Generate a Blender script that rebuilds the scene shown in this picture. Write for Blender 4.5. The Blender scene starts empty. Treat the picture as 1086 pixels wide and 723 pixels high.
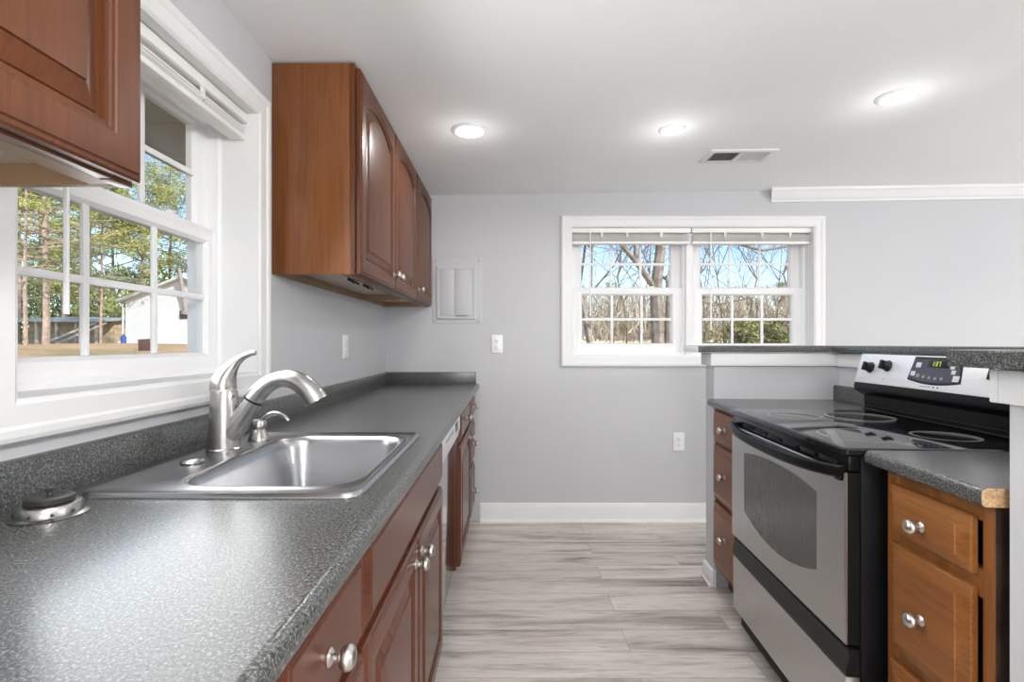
import bpy, bmesh, math, random
from mathutils import Matrix, Vector
R = math.radians
scene = bpy.context.scene
COL = scene.collection

# ------------------------------------------------------------------ camera
F_PX, W_PX = 530.0, 1086.0
cam_d = bpy.data.cameras.new('camera')
cam_d.sensor_fit = 'HORIZONTAL'; cam_d.sensor_width = 36.0
cam_d.lens = 36.0 * F_PX / W_PX
cam_d.shift_x = 2.0 / W_PX
cam_d.shift_y = 2.5 / W_PX
cam_d.clip_start = 0.02; cam_d.clip_end = 500
cam = bpy.data.objects.new('camera', cam_d); COL.objects.link(cam)
cam.location = (0, 0, 1.19); cam.rotation_euler = (R(90), 0, 0)
scene.camera = cam

# ------------------------------------------------------------------ view + sky + sun
vs = scene.view_settings
scene.display_settings.display_device = 'sRGB'
vs.view_transform = 'Standard'
try: vs.look = 'None'
except Exception: pass
vs.gamma = 1.0; vs.use_curve_mapping = False
vs.exposure = 0.10
scene.cycles.use_denoising = True
scene.cycles.max_bounces = 12
scene.cycles.diffuse_bounces = 6
scene.cycles.glossy_bounces = 5
scene.cycles.transparent_max_bounces = 16
scene.cycles.sample_clamp_indirect = 6.0
scene.cycles.caustics_reflective = False
scene.cycles.caustics_refractive = False

SKY_STRENGTH = 0.25
SUN_STRENGTH = 5.6
LAMP_W = 4.3
AREA_FILL_W = 62.0
FILL_GLOBE_L = 78.0
WIN_W = 10.0
SUN_ROT = (R(55), R(0), R(48))      # from behind the house, to the right

world = bpy.data.worlds.new('sky'); scene.world = world
world.use_nodes = True
wn = world.node_tree.nodes; wl = world.node_tree.links
wn.clear()
wo = wn.new('ShaderNodeOutputWorld'); wb = wn.new('ShaderNodeBackground'); ws = wn.new('ShaderNodeTexSky')
ws.sky_type = 'NISHITA'; ws.sun_disc = False; ws.sun_elevation = R(38); ws.sun_rotation = R(140)
ws.air_density = 1.0; ws.dust_density = 0.25; ws.ozone_density = 2.5
wl.new(ws.outputs[0], wb.inputs[0]); wl.new(wb.outputs[0], wo.inputs[0])
wb.inputs[1].default_value = SKY_STRENGTH

sd = bpy.data.lights.new('sun', 'SUN'); sd.energy = SUN_STRENGTH; sd.angle = R(0.8); sd.color = (1, .95, .86)
sun = bpy.data.objects.new('sun', sd); COL.objects.link(sun); sun.rotation_euler = SUN_ROT; sun.location = (6, -6, 12)

def area(name, loc, rot, sx, sy, w, col=(1, 1, 1)):
    d = bpy.data.lights.new(name, 'AREA'); d.shape = 'RECTANGLE'; d.size = sx; d.size_y = sy; d.energy = w; d.color = col
    o = bpy.data.objects.new(name, d); COL.objects.link(o); o.location = loc; o.rotation_euler = rot
    return o
# unseen area lamps added as soft fill, behind the camera and on the right
area('rear_area_fill', (0.95, -2.42, 1.05), (R(128), 0, 0), 2.2, 1.7, AREA_FILL_W, (.97, .985, 1))
area('right_area_fill', (5.02, 1.2, 1.25), (R(130), 0, R(90)), 2.4, 1.1, AREA_FILL_W * .5, (.97, .985, 1))

# area lamp added just inside the sink window to boost its daylight
XL_IN = -.812
wlt = area('sink_window_fill', (XL_IN, 1.237, 1.50), (R(72), 0, R(-90)), .78, .80, WIN_W, (.95, .98, 1)); wlt.data.spread = R(150); wlt.location.x += .13

# ------------------------------------------------------------------ materials
def mat(name): 
    m = bpy.data.materials.new(name); m.use_nodes = True
    nt = m.node_tree; b = nt.nodes['Principled BSDF']
    return m, nt, b
def setb(b, **k):
    for key, v in k.items():
        b.inputs[key.replace('_', ' ')].default_value = v
def rgb(r, g, b):   # sRGB 0-255 -> linear
    f = lambda c: (c/255/12.92) if c/255 <= .04045 else ((c/255+.055)/1.055)**2.4
    return (f(r), f(g), f(b), 1)
def node(nt, t, **k):
    n = nt.nodes.new(t)
    for a, v in k.items(): setattr(n, a, v)
    return n
def coords(nt, scale=(1, 1, 1), rot=(0, 0, 0), kind='Object'):
    tc = node(nt, 'ShaderNodeTexCoord'); mp = node(nt, 'ShaderNodeMapping')
    mp.inputs['Scale'].default_value = scale; mp.inputs['Rotation'].default_value = rot
    nt.links.new(tc.outputs[kind], mp.inputs['Vector'])
    return mp.outputs[0]
def ramp(nt, fac, stops):
    r = node(nt, 'ShaderNodeValToRGB'); e = r.color_ramp.elements
    while len(e) < len(stops): e.new(.5)
    for i, (p, c) in enumerate(stops): e[i].position = p; e[i].color = c
    nt.links.new(fac, r.inputs[0]); return r.outputs[0]
def noise(nt, vec, scale, detail=2, rough=.5, dist=0):
    n = node(nt, 'ShaderNodeTexNoise'); n.inputs['Scale'].default_value = scale
    n.inputs['Detail'].default_value = detail; n.inputs['Roughness'].default_value = rough
    n.inputs['Distortion'].default_value = dist
    nt.links.new(vec, n.inputs['Vector']); return n.outputs['Fac']
def bump(nt, b, h, s=.1, d=.002):
    bp = node(nt, 'ShaderNodeBump'); bp.inputs['Strength'].default_value = s; bp.inputs['Distance'].default_value = d
    nt.links.new(h, bp.inputs['Height']); nt.links.new(bp.outputs[0], b.inputs['Normal'])

def plain(name, col, rough=.5, metal=0, var=.0, vscale=8, bmp=0, spec=.5):
    m, nt, b = mat(name)
    setb(b, Roughness=rough, Metallic=metal)
    b.inputs['Specular IOR Level'].default_value = spec
    v = coords(nt)
    f = noise(nt, v, vscale, 3)
    c0 = tuple(x*(1-var) for x in col[:3])+(1,); c1 = tuple(min(1, x*(1+var)) for x in col[:3])+(1,)
    nt.links.new(ramp(nt, f, [(.3, c0), (.7, c1)]), b.inputs['Base Color'])
    if bmp: bump(nt, b, noise(nt, v, 120, 3), bmp, .001)
    return m

M = {}
M['wall'] = plain('wall paint', (.535, .54, .557), .6, var=.015, vscale=2, bmp=.05, spec=.3)
M['ceiling'] = plain('ceiling paint', (.885, .90, .905), .7, var=.015, vscale=1.5, bmp=.08, spec=.2)
M['trim'] = plain('white trim paint', (.78, .78, .78), .5, var=.01, spec=.25)
M['vinyl'] = plain('white vinyl', (.83, .83, .835), .45, var=.01, spec=.25)
M['blind'] = plain('off white blind', (.87, .87, .85), .4, var=.02)
M['plate'] = plain('white plastic plate', (.82, .82, .82), .3)
M['dark'] = plain('dark slot', (.02, .02, .02), .6)
M['panel'] = plain('panel cover paint', (.535, .54, .555), .45, var=.01, spec=.3)
M['black'] = plain('black enamel', (.006, .006, .007), .2, spec=.2)
M['blackplastic'] = plain('black plastic', (.010, .010, .011), .4, spec=.3)
M['handleblack'] = plain('black handle', (.005, .005, .005), .3, spec=.12)
M['blackside'] = plain('black painted steel', (.005, .005, .005), .55, spec=.2)
M['gapdark'] = plain('dark recess', (.012, .010, .009), .7)
M['rubber'] = plain('black rubber', (.02, .019, .018), .45, var=.2, vscale=60)
M['beige'] = plain('cabinet underside laminate', (.50, .42, .34), .4, var=.05, vscale=5)
M['rawwood'] = plain('raw particle board', (.42, .27, .14), .8, var=.35, vscale=160)
M['innerply'] = plain('tan cabinet interior', (.27, .165, .09), .5, var=.12, vscale=6)
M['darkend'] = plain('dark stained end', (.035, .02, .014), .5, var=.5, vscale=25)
M['kick'] = plain('toe kick', (.05, .03, .022), .6)
M['siding'] = plain('white metal siding', (.60, .62, .63), .5, var=.02)
M['soffit'] = plain('soffit vinyl', (.42, .41, .38), .6, var=.04)
M['shedroof'] = plain('shed roof', (.62, .63, .64), .5, var=.04)
M['barnroof'] = plain('barn roof', (.36, .40, .43), .6, var=.15)
M['tan'] = plain('tan weathered boards', (.42, .33, .22), .8, var=.3, vscale=3)
M['plank'] = plain('weathered plank', (.48, .42, .34), .8, var=.2, vscale=3)
M['bluepl'] = plain('blue plastic', (.03, .08, .35), .4)
M['brownpl'] = plain('brown block', (.10, .045, .03), .6, var=.3, vscale=60)
M['poleg'] = plain('weathered pole', (.33, .28, .26), .5, var=.1)
M['inkgrey'] = plain('grey marking', (.22, .22, .24), .5)
M['btn'] = plain('pale button', (.55, .56, .60), .35)
M['btn2'] = plain('grey button', (.22, .23, .27), .35)
M['dispface'] = plain('display face', (.055, .058, .075), .25)
M['clip'] = plain('clear clip', (.75, .75, .74), .25)

def emis(name, col, s):
    m, nt, b = mat(name)
    setb(b, Roughness=.4); b.inputs['Base Color'].default_value = col
    b.inputs['Emission Color'].default_value = col; b.inputs['Emission Strength'].default_value = s
    return m
M['lens'] = emis('lamp lens', (1, .985, .95, 1), 5.0)
M['globe'] = emis('opal globe', (1, .99, .975, 1), FILL_GLOBE_L)  # glow of the added fill globes
M['digit'] = emis('clock digits', (.45, .62, .05, 1), .35)

def metal_brushed(name, col, rough, axis, streak=.12):
    m, nt, b = mat(name)
    setb(b, Metallic=1.0, Roughness=rough)
    sc = [90, 90, 90]; sc[axis] = 1.2
    v = coords(nt, tuple(sc)); f = noise(nt, v, 3, 3)
    c0 = tuple(x*(1-streak) for x in col)+(1,); c1 = tuple(min(1, x*(1+streak)) for x in col)+(1,)
    nt.links.new(ramp(nt, f, [(.3, c0), (.7, c1)]), b.inputs['Base Color'])
    return m
M['steel'] = metal_brushed('range stainless', (.54, .535, .53), .34, 1, .03)
M['sink'] = metal_brushed('sink stainless', (.36, .36, .37), .27, 1, .02)
M['nickel'] = metal_brushed('brushed nickel', (.40, .39, .375), .27, 2, .03)
M['knob'] = metal_brushed('satin nickel knob', (.60, .58, .55), .30, 2, .01)
M['chromeface'] = metal_brushed('silver panel', (.86, .86, .88), .45, 1, .02)
M['chromeface'].node_tree.nodes['Principled BSDF'].inputs['Metallic'].default_value = .5
M['dwsteel'] = metal_brushed('dishwasher stainless', (.60, .60, .60), .12, 1, .04)
M['dwpanel'] = plain('dishwasher control panel', (.62, .62, .63), .35)

def wood(name, dark, mid, light, grain=2, rough=.3, sc=1.0):
    m, nt, b = mat(name)
    setb(b, Roughness=rough)
    b.inputs['Specular IOR Level'].default_value = .34
    s = [22*sc, 22*sc, 22*sc]; s[grain] = 1.6*sc
    v = coords(nt, tuple(s)); f = noise(nt, v, 1.0, 5, .6, .6)
    s2 = [3*sc]*3; s2[grain] = .7*sc
    f2 = noise(nt, coords(nt, tuple(s2)), 1.3, 2)
    mx = node(nt, 'ShaderNodeMix'); mx.data_type = 'FLOAT'; mx.inputs[0].default_value = .45
    nt.links.new(f, mx.inputs[2]); nt.links.new(f2, mx.inputs[3])
    c = ramp(nt, mx.outputs[0], [(.28, dark), (.5, mid), (.72, light)])
    s3 = [140*sc]*3; s3[grain] = 5*sc
    f3 = noise(nt, coords(nt, tuple(s3)), 1.0, 2)
    k = ramp(nt, f3, [(.33, (.72, .72, .72, 1)), (.5, (1, 1, 1, 1))])
    mm = node(nt, 'ShaderNodeMix'); mm.data_type = 'RGBA'; mm.blend_type = 'MULTIPLY'; mm.inputs[0].default_value = .8
    nt.links.new(c, mm.inputs[6]); nt.links.new(k, mm.inputs[7])
    nt.links.new(mm.outputs[2], b.inputs['Base Color'])
    bump(nt, b, f3, .05, .0005)
    return m
ch = dict(dark=(.066, .019, .0062, 1), mid=(.098, .030, .0095, 1), light=(.135, .044, .0135, 1))
M['cherry'] = wood('cherry vertical grain', **ch, grain=2, rough=.36)
M['cherry_y'] = wood('cherry long grain', **ch, grain=1)
cb = dict(dark=(.066, .020, .010, 1), mid=(.094, .029, .015, 1), light=(.12, .039, .020, 1))
M['basecherry'] = wood('base cherry vertical grain', **cb, grain=2, rough=.27)
M['basecherry_y'] = wood('base cherry long grain', **cb, grain=1, rough=.27)
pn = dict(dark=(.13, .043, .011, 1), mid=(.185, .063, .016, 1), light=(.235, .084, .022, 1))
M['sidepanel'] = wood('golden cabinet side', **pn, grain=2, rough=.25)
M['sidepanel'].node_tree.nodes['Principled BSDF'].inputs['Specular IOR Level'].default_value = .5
ok = dict(dark=(.115, .040, .010, 1), mid=(.205, .074, .018, 1), light=(.28, .110, .030, 1))
M['oak'] = wood('oak long grain', **ok, grain=1, rough=.4, sc=1.3)
M['oak_z'] = wood('oak vertical grain', **ok, grain=2, rough=.4, sc=1.3)
md = dict(dark=(.12, .040, .017, 1), mid=(.175, .062, .027, 1), light=(.22, .082, .037, 1))
M['maple'] = wood('brown drawer grain', **md, grain=1, rough=.35)
M['maple_z'] = wood('brown frame grain', **md, grain=2, rough=.35)

def granite(name, gain=1.0):
    m, nt, b = mat(name)
    setb(b, Roughness=.25)
    v = coords(nt)
    f = noise(nt, v, 250, 3, .68)
    f2 = noise(nt, v, 420, 2, .6)
    vo = node(nt, 'ShaderNodeTexVoronoi'); vo.inputs['Scale'].default_value = 230
    nt.links.new(v, vo.inputs['Vector'])
    mx = node(nt, 'ShaderNodeMix'); mx.data_type = 'FLOAT'; mx.inputs[0].default_value = .4
    nt.links.new(f, mx.inputs[2]); nt.links.new(f2, mx.inputs[3])
    g = gain
    c = ramp(nt, mx.outputs[0], [(.38, (.030*g, .032*g, .031*g, 1)), (.46, (.090*g, .095*g, .091*g, 1)), (.53, (.165*g, .170*g, .164*g, 1)), (.63, (.40*g, .405*g, .395*g, 1))])
    nt.links.new(c, b.inputs['Base Color'])
    return m
M['granite'] = granite('speckled grey laminate', .50)

def floor_mat():
    m, nt, b = mat('grey wood plank vinyl')
    setb(b, Roughness=.38)
    tc = node(nt, 'ShaderNodeTexCoord')
    br = node(nt, 'ShaderNodeTexBrick'); br.offset = .37; br.offset_frequency = 2
    br.inputs['Color1'].default_value = (0, 0, 0, 1); br.inputs['Color2'].default_value = (1, 1, 1, 1)
    br.inputs['Mortar'].default_value = (.5, .5, .5, 1)
    br.inputs['Scale'].default_value = 1; br.inputs['Mortar Size'].default_value = .0012
    br.inputs['Brick Width'].default_value = 1.22; br.inputs['Row Height'].default_value = .15
    nt.links.new(tc.outputs['Object'], br.inputs['Vector'])
    mp = node(nt, 'ShaderNodeMapping'); mp.inputs['Scale'].default_value = (1.1, 11, 1)
    nt.links.new(tc.outputs['Object'], mp.inputs['Vector'])
    mw = node(nt, 'ShaderNodeMath', operation='MULTIPLY'); mw.inputs[1].default_value = 23
    nt.links.new(br.outputs['Color'], mw.inputs[0])
    def n4(scale, det, dist):
        n = node(nt, 'ShaderNodeTexNoise', noise_dimensions='4D'); n.inputs['Scale'].default_value = scale
        n.inputs['Detail'].default_value = det; n.inputs['Distortion'].default_value = dist; n.inputs['Roughness'].default_value = .6
        nt.links.new(mp.outputs[0], n.inputs['Vector']); nt.links.new(mw.outputs[0], n.inputs['W']); return n.outputs['Fac']
    a = n4(1.3, 5, .8); fine = n4(9, 6, .4)
    base = ramp(nt, a, [(.30, rgb(128, 116, 108)), (.41, rgb(180, 170, 162)), (.50, rgb(206, 198, 191)), (.70, rgb(222, 216, 210))])
    fr = ramp(nt, fine, [(.35, (.70, .675, .655, 1)), (.48, (1, 1, 1, 1)), (.66, (1.0, 1.0, 1.0, 1))])
    m1 = node(nt, 'ShaderNodeMix'); m1.data_type = 'RGBA'; m1.blend_type = 'MULTIPLY'; m1.inputs[0].default_value = .8
    nt.links.new(base, m1.inputs[6]); nt.links.new(fr, m1.inputs[7])
    # knots
    mk = node(nt, 'ShaderNodeMapping'); mk.inputs['Scale'].default_value = (1.6, 6.5, 1)
    nt.links.new(tc.outputs['Object'], mk.inputs['Vector'])
    vo = node(nt, 'ShaderNodeTexVoronoi'); vo.inputs['Scale'].default_value = 1.15; vo.inputs['Randomness'].default_value = 1
    nt.links.new(mk.outputs[0], vo.inputs['Vector'])
    kn = ramp(nt, vo.outputs['Distance'], [(.02, (.42, .40, .38, 1)), (.075, (.80, .79, .78, 1)), (.16, (1, 1, 1, 1))])
    m2 = node(nt, 'ShaderNodeMix'); m2.data_type = 'RGBA'; m2.blend_type = 'MULTIPLY'; m2.inputs[0].default_value = .8
    nt.links.new(m1.outputs[2], m2.inputs[6]); nt.links.new(kn, m2.inputs[7])
    tint = ramp(nt, br.outputs['Color'], [(0, (.86, .855, .85, 1)), (.5, (.96, .96, .96, 1)), (1, (1.0, 1.0, 1.0, 1))])
    m3 = node(nt, 'ShaderNodeMix'); m3.data_type = 'RGBA'; m3.blend_type = 'MULTIPLY'; m3.inputs[0].default_value = 1
    nt.links.new(m2.outputs[2], m3.inputs[6]); nt.links.new(tint, m3.inputs[7])
    m4 = node(nt, 'ShaderNodeMix'); m4.data_type = 'RGBA'
    m4.inputs[7].default_value = rgb(140, 132, 128)
    nt.links.new(br.outputs['Fac'], m4.inputs[0]); nt.links.new(m3.outputs[2], m4.inputs[6])
    nt.links.new(m4.outputs[2], b.inputs['Base Color'])
    bump(nt, b, fine, .04, .0006)
    return m
M['floor'] = floor_mat()

def glass_mat(name='window glass', gl=.06):
    m = bpy.data.materials.new(name); m.use_nodes = True; nt = m.node_tree; nt.nodes.clear()
    o = node(nt, 'ShaderNodeOutputMaterial'); mx = node(nt, 'ShaderNodeMixShader')
    t = node(nt, 'ShaderNodeBsdfTransparent'); g = node(nt, 'ShaderNodeBsdfGlossy'); g.inputs['Roughness'].default_value = .02
    lw = node(nt, 'ShaderNodeLayerWeight'); lw.inputs['Blend'].default_value = .5
    p5 = node(nt, 'ShaderNodeMath', operation='POWER'); p5.inputs[1].default_value = 4
    nt.links.new(lw.outputs['Facing'], p5.inputs[0])
    fr = node(nt, 'ShaderNodeMath', operation='MULTIPLY_ADD'); fr.inputs[1].default_value = .5; fr.inputs[2].default_value = .02
    nt.links.new(p5.outputs[0], fr.inputs[0])
    t.inputs['Color'].default_value = (.985, .99, .99, 1)
    nt.links.new(fr.outputs[0], mx.inputs[0]); nt.links.new(t.outputs[0], mx.inputs[1]); nt.links.new(g.outputs[0], mx.inputs[2])
    nt.links.new(mx.outputs[0], o.inputs[0]); return m
M['glass'] = glass_mat()

def cooktop_mat():
    m, nt, b = mat('black ceramic glass'); setb(b, Roughness=.06)
    v = coords(nt); f = noise(nt, v, 500, 1)
    nt.links.new(ramp(nt, f, [(.5, (.006, .006, .007, 1)), (.75, (.03, .03, .033, 1))]), b.inputs['Base Color'])
    b.inputs['IOR'].default_value = 1.52
    return m
M['ceramic'] = cooktop_mat()
def ovenglass():
    m, nt, b = mat('oven door glass'); setb(b, Roughness=.14)
    v = coords(nt, (1, 1, 1)); 
    w = node(nt, 'ShaderNodeTexNoise'); w.inputs['Scale'].default_value = 30; w.inputs['Detail'].default_value = 4
    mp = coords(nt, (1, 6, .7)); nt.links.new(mp, w.inputs['Vector'])
    nt.links.new(ramp(nt, w.outputs['Fac'], [(.35, (.048, .049, .045, 1)), (.7, (.066, .067, .061, 1))]), b.inputs['Base Color'])
    return m
M['ovenglass'] = ovenglass()
M['ring'] = plain('burner ring print', (.20, .20, .21), .25)

# outdoors
def ground_mat():
    m, nt, b = mat('yard ground'); setb(b, Roughness=.95)
    v = coords(nt)
    a = noise(nt, v, .35, 4); f = noise(nt, v, 6, 4)
    mx = node(nt, 'ShaderNodeMix'); mx.data_type = 'FLOAT'; mx.inputs[0].default_value = .4
    nt.links.new(a, mx.inputs[2]); nt.links.new(f, mx.inputs[3])
    nt.links.new(ramp(nt, mx.outputs[0], [(.34, (.20, .19, .08, 1)), (.46, (.38, .26, .12, 1)), (.60, (.56, .34, .18, 1)), (.75, (.62, .46, .30, 1))]), b.inputs['Base Color'])
    return m
M['ground'] = ground_mat()
M['pinebark'] = plain('pine bark', (.36, .27, .21), .9, var=.35, vscale=5)
M['greybark'] = plain('grey bark', (.30, .245, .20), .9, var=.4, vscale=6)
M['twig'] = plain('twig', (.22, .17, .135), .9, var=.3, vscale=6)
M['brush'] = plain('winter brush', (.50, .42, .31), .9, var=.45, vscale=1.2)
def leafmat(name, a, b_, c):
    m, nt, b = mat(name); setb(b, Roughness=.7)
    f = noise(nt, coords(nt), 1.1, 4, .7)
    nt.links.new(ramp(nt, f, [(.34, a), (.5, b_), (.66, c)]), b.inputs['Base Color'])
    b.inputs['Subsurface Weight'].default_value = 0
    return m
M['needle'] = leafmat('pine needles', (.14, .17, .045, 1), (.32, .35, .09, 1), (.54, .52, .14, 1))
M['needle_dark'] = leafmat('dark needles', (.07, .10, .04, 1), (.16, .20, .07, 1), (.28, .32, .10, 1))
M['bushleaf'] = leafmat('bush leaves', (.15, .16, .05, 1), (.28, .28, .09, 1), (.38, .35, .14, 1))
M['dryleaf'] = leafmat('dry leaves', (.35, .20, .13, 1), (.50, .30, .20, 1), (.60, .42, .30, 1))

# ------------------------------------------------------------------ frames and mesh builder
IDN = Matrix.Identity(4)
_n = math.hypot(1, .058)
PEN = Matrix.Translation((.963, 2.44, 0)) @ Matrix(((1/_n, .058/_n, 0, 0), (-.058/_n, 1/_n, 0, 0), (0, 0, 1, 0), (0, 0, 0, 1)))
# in PEN: x = q (right, into the counters), y = -p (p grows toward the camera)
WM = {}

class MB:
    def __init__(self): self.bm = bmesh.new()
    def add(self, other, mtx=None):
        me = bpy.data.meshes.new('t'); other.to_mesh(me); other.free()
        if mtx is not None: me.transform(mtx)
        self.bm.from_mesh(me); bpy.data.meshes.remove(me); return self
    def box(self, a, b, bev=0, seg=2, mtx=None):
        x0, x1 = sorted((a[0], b[0])); y0, y1 = sorted((a[1], b[1])); z0, z1 = sorted((a[2], b[2]))
        m = bmesh.new(); bmesh.ops.create_cube(m, size=1)
        for v in m.verts: v.co = Vector((x0 + (v.co.x+.5)*(x1-x0), y0 + (v.co.y+.5)*(y1-y0), z0 + (v.co.z+.5)*(z1-z0)))
        if bev: bmesh.ops.bevel(m, geom=m.edges[:], offset=min(bev, .49*min(x1-x0, y1-y0, z1-z0)), segments=seg, affect='EDGES', profile=.5)
        return self.add(m, mtx)
    def loops(self, ls, cap0=True, cap1=True, closed=True, mtx=None, wrap=False):
        m = bmesh.new(); rows = [[m.verts.new(Vector(p)) for p in l] for l in ls]
        n = len(rows[0]); k = n if closed else n-1
        pairs = list(zip(rows[:-1], rows[1:]))
        if wrap: pairs.append((rows[-1], rows[0]))
        for r0, r1 in pairs:
            for i in range(k):
                j = (i+1) % n
                try: m.faces.new((r0[i], r0[j], r1[j], r1[i]))
                except ValueError: pass
        if not wrap:
            if cap0: m.faces.new(rows[0][::-1])
            if cap1: m.faces.new(rows[-1])
        bmesh.ops.remove_doubles(m, verts=m.verts[:], dist=1e-6)
        bmesh.ops.recalc_face_normals(m, faces=m.faces[:])
        return self.add(m, mtx)
    def prism(self, poly, axis, t0, t1, mtx=None):
        def P(u, v, t): return ((t, u, v), (u, t, v), (u, v, t))[axis]
        return self.loops([[P(u, v, t0) for u, v in poly], [P(u, v, t1) for u, v in poly]], mtx=mtx)
    def lathe(self, prof, origin=(0, 0, 0), axis=(0, 0, 1), n=24, mtx=None):
        ax = Vector(axis).normalized(); q = Vector((0, 0, 1)).rotation_difference(ax); o = Vector(origin)
        ls = []
        for r, h in prof:
            r = max(r, 1e-5)
            ls.append([o + q @ Vector((r*math.cos(2*math.pi*i/n), r*math.sin(2*math.pi*i/n), h)) for i in range(n)])
        return self.loops(ls, mtx=mtx)
    def tube(self, pts, rad, n=10, sx=None, mtx=None):
        pts = [Vector(p) for p in pts]; N = len(pts)
        rads = rad if isinstance(rad, (list, tuple)) else [rad]*N
        ls = []; ref = None
        for i, p in enumerate(pts):
            t = (pts[min(i+1, N-1)] - pts[max(i-1, 0)]).normalized()
            if ref is None:
                ref = t.orthogonal().normalized() if abs(t.y) > .9 else (Vector((0, 1, 0)) - t*t.y).normalized()
            else: ref = (ref - t*ref.dot(t)).normalized()
            b = t.cross(ref); s = (sx[i] if sx else 1)
            ls.append([p + ref*rads[i]*s*math.cos(2*math.pi*k/n) + b*rads[i]*math.sin(2*math.pi*k/n) for k in range(n)])
        return self.loops(ls, mtx=mtx)
    def build(self, name, material, parent=None, frame=IDN, smooth=35):
        me = bpy.data.meshes.new(name)
        bm = self.bm
        me_m = (WM[parent.name].inverted() @ frame) if parent else None
        o = bpy.data.objects.new(name, me); COL.objects.link(o)
        if parent:
            bm.transform(me_m); o.parent = parent; WM[o.name] = WM[parent.name]
        else:
            # origin at the base of the mesh
            vs_ = [v.co for v in bm.verts]
            c = Vector(((min(v.x for v in vs_)+max(v.x for v in vs_))/2, (min(v.y for v in vs_)+max(v.y for v in vs_))/2, min(v.z for v in vs_)))
            L = frame @ Matrix.Translation(c)
            bm.transform(Matrix.Translation(-c)); o.matrix_world = L; WM[o.name] = L
        bm.to_mesh(me); bm.free()
        me.materials.append(M[material])
        if smooth:
            for p in me.polygons: p.use_smooth = True
            me.set_sharp_from_angle(angle=R(smooth))
        return o

def thing(name, label, cat, loc, group=None, frame=IDN):
    o = bpy.data.objects.new(name, None); COL.objects.link(o)
    o.empty_display_size = .05
    L = frame @ Matrix.Translation(loc); o.matrix_world = L; WM[o.name] = L
    return tag(o, label, cat, group)
def tag(o, label=None, cat=None, group=None, kind=None):
    if label: o['label'] = label
    if cat: o['category'] = cat
    if group: o['group'] = group
    if kind: o['kind'] = kind
    return o
def struct(o): o['kind'] = 'structure'; return o
def root_struct(name, loc, frame=IDN):
    o = bpy.data.objects.new(name, None); COL.objects.link(o); o.empty_display_size = .05
    L = frame @ Matrix.Translation(loc); o.matrix_world = L; WM[o.name] = L
    return struct(o)
def clone(o, parent=None, frame=None):
    c = o.copy(); COL.objects.link(c)
    if parent: c.parent = parent; c.matrix_parent_inverse = Matrix.Identity(4)
    for chd in list(o.children): clone(chd, c)
    return c

def ceil_z(x): return 2.178 + .0148*(x + .836)

# ------------------------------------------------------------------ room shell
XL, YB = -.836, 3.354
XW = -1.03
XR, YF = 5.15, -2.55
# window openings
LWy0, LWy1, LWz0, LWz1 = .834, 1.640, 1.093, 1.945
BWx0, BWx1, BWz0, BWz1 = .411, 2.038, 1.105, 1.973

struct(MB().box((XW, YF-.15, -.2), (XR+.15, YB+.2, 0)).build('floor', 'floor'))
m = MB(); WT = 2.34
m.box((XW, YF, 0), (XL, LWy0, WT)).box((XW, LWy1, 0), (XL, YB, WT)).box((XW, LWy0, 0), (XL, LWy1, LWz0)).box((XW, LWy0, LWz1), (XL, LWy1, WT))
struct(m.build('wall_left', 'wall'))
m = MB(); YO = YB+.2
m.box((XW, YB, 0), (BWx0, YO, WT)).box((BWx1, YB, 0), (XR, YO, WT)).box((BWx0, YB, 0), (BWx1, YO, BWz0)).box((BWx0, YB, BWz1), (BWx1, YO, WT))
struct(m.build('wall_back', 'wall'))
struct(MB().box((XR, YF, 0), (XR+.15, YO, WT)).build('wall_right', 'wall'))
struct(MB().box((XW, YF-.15, 0), (XR+.15, YF, WT)).build('wall_front', 'wall'))
def slab(x0, x1, y0, y1, th):
    return [[(x0, y0, ceil_z(x0)), (x1, y0, ceil_z(x1)), (x1, y1, ceil_z(x1)), (x0, y1, ceil_z(x0))],
            [(x0, y0, ceil_z(x0)+th), (x1, y0, ceil_z(x1)+th), (x1, y1, ceil_z(x1)+th), (x0, y1, ceil_z(x0)+th)]]
struct(MB().loops(slab(XW, XR+.15, YF-.15, YO, .25)).build('ceiling', 'ceiling'))
# eave soffit outside the left wall
m = MB()
for i in range(16):
    y = -1.5 + i*.38
    m.box((-1.56, y, 2.035), (XW-.005, y+.372, 2.05), .003, 1)
m.box((-1.60, -1.5, 2.02), (-1.56, 4.6, 2.20), .004, 1)
struct(m.build('trim_eave_soffit', 'soffit'))

# baseboard on the back wall: behind the peninsula too
def baseboard(name, x0, x1):
    prof = [(YB, .0), (YB-.014, .0), (YB-.014, .095), (YB-.010, .108), (YB-.006, .118), (YB, .121)]
    m = MB().prism(prof, 0, x0, x1)
    m.prism([(YB-.014, 0), (YB-.030, 0), (YB-.029, .008), (YB-.022, .015), (YB-.014, .016)], 0, x0, x1)
    return struct(m.build(name, 'trim'))
baseboard('baseboard_back', -.20, XR)
# crown moulding
x0 = 1.75
m = MB()
prof = [(0, 0), (-.012, 0), (-.014, .012), (-.022, .016), (-.036, .030), (-.050, .054), (-.058, .062), (-.066, .066), (-.068, .082), (0, .082)]
ls = []
for x in (x0, XR):
    dz = ceil_z(x)-.0815
    ls.append([(x - (abs(d)*.4 if x == x0 else 0), YB + d, dz + h) for d, h in prof])
m.loops(ls); struct(m.build('trim_crown', 'trim'))

# ------------------------------------------------------------------ windows
def map_left(u, v, w): return (XL + w, u, v)
def map_back(u, v, w): return (u, YB - w, v)
LEFTW = Matrix(((0, 0, 1, XL), (1, 0, 0, 0), (0, 1, 0, 0), (0, 0, 0, 1)))       # (u,v,w) -> world
BACKW = Matrix(((1, 0, 0, 0), (0, 0, -1, YB), (0, 1, 0, 0), (0, 0, 0, 1)))

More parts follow.
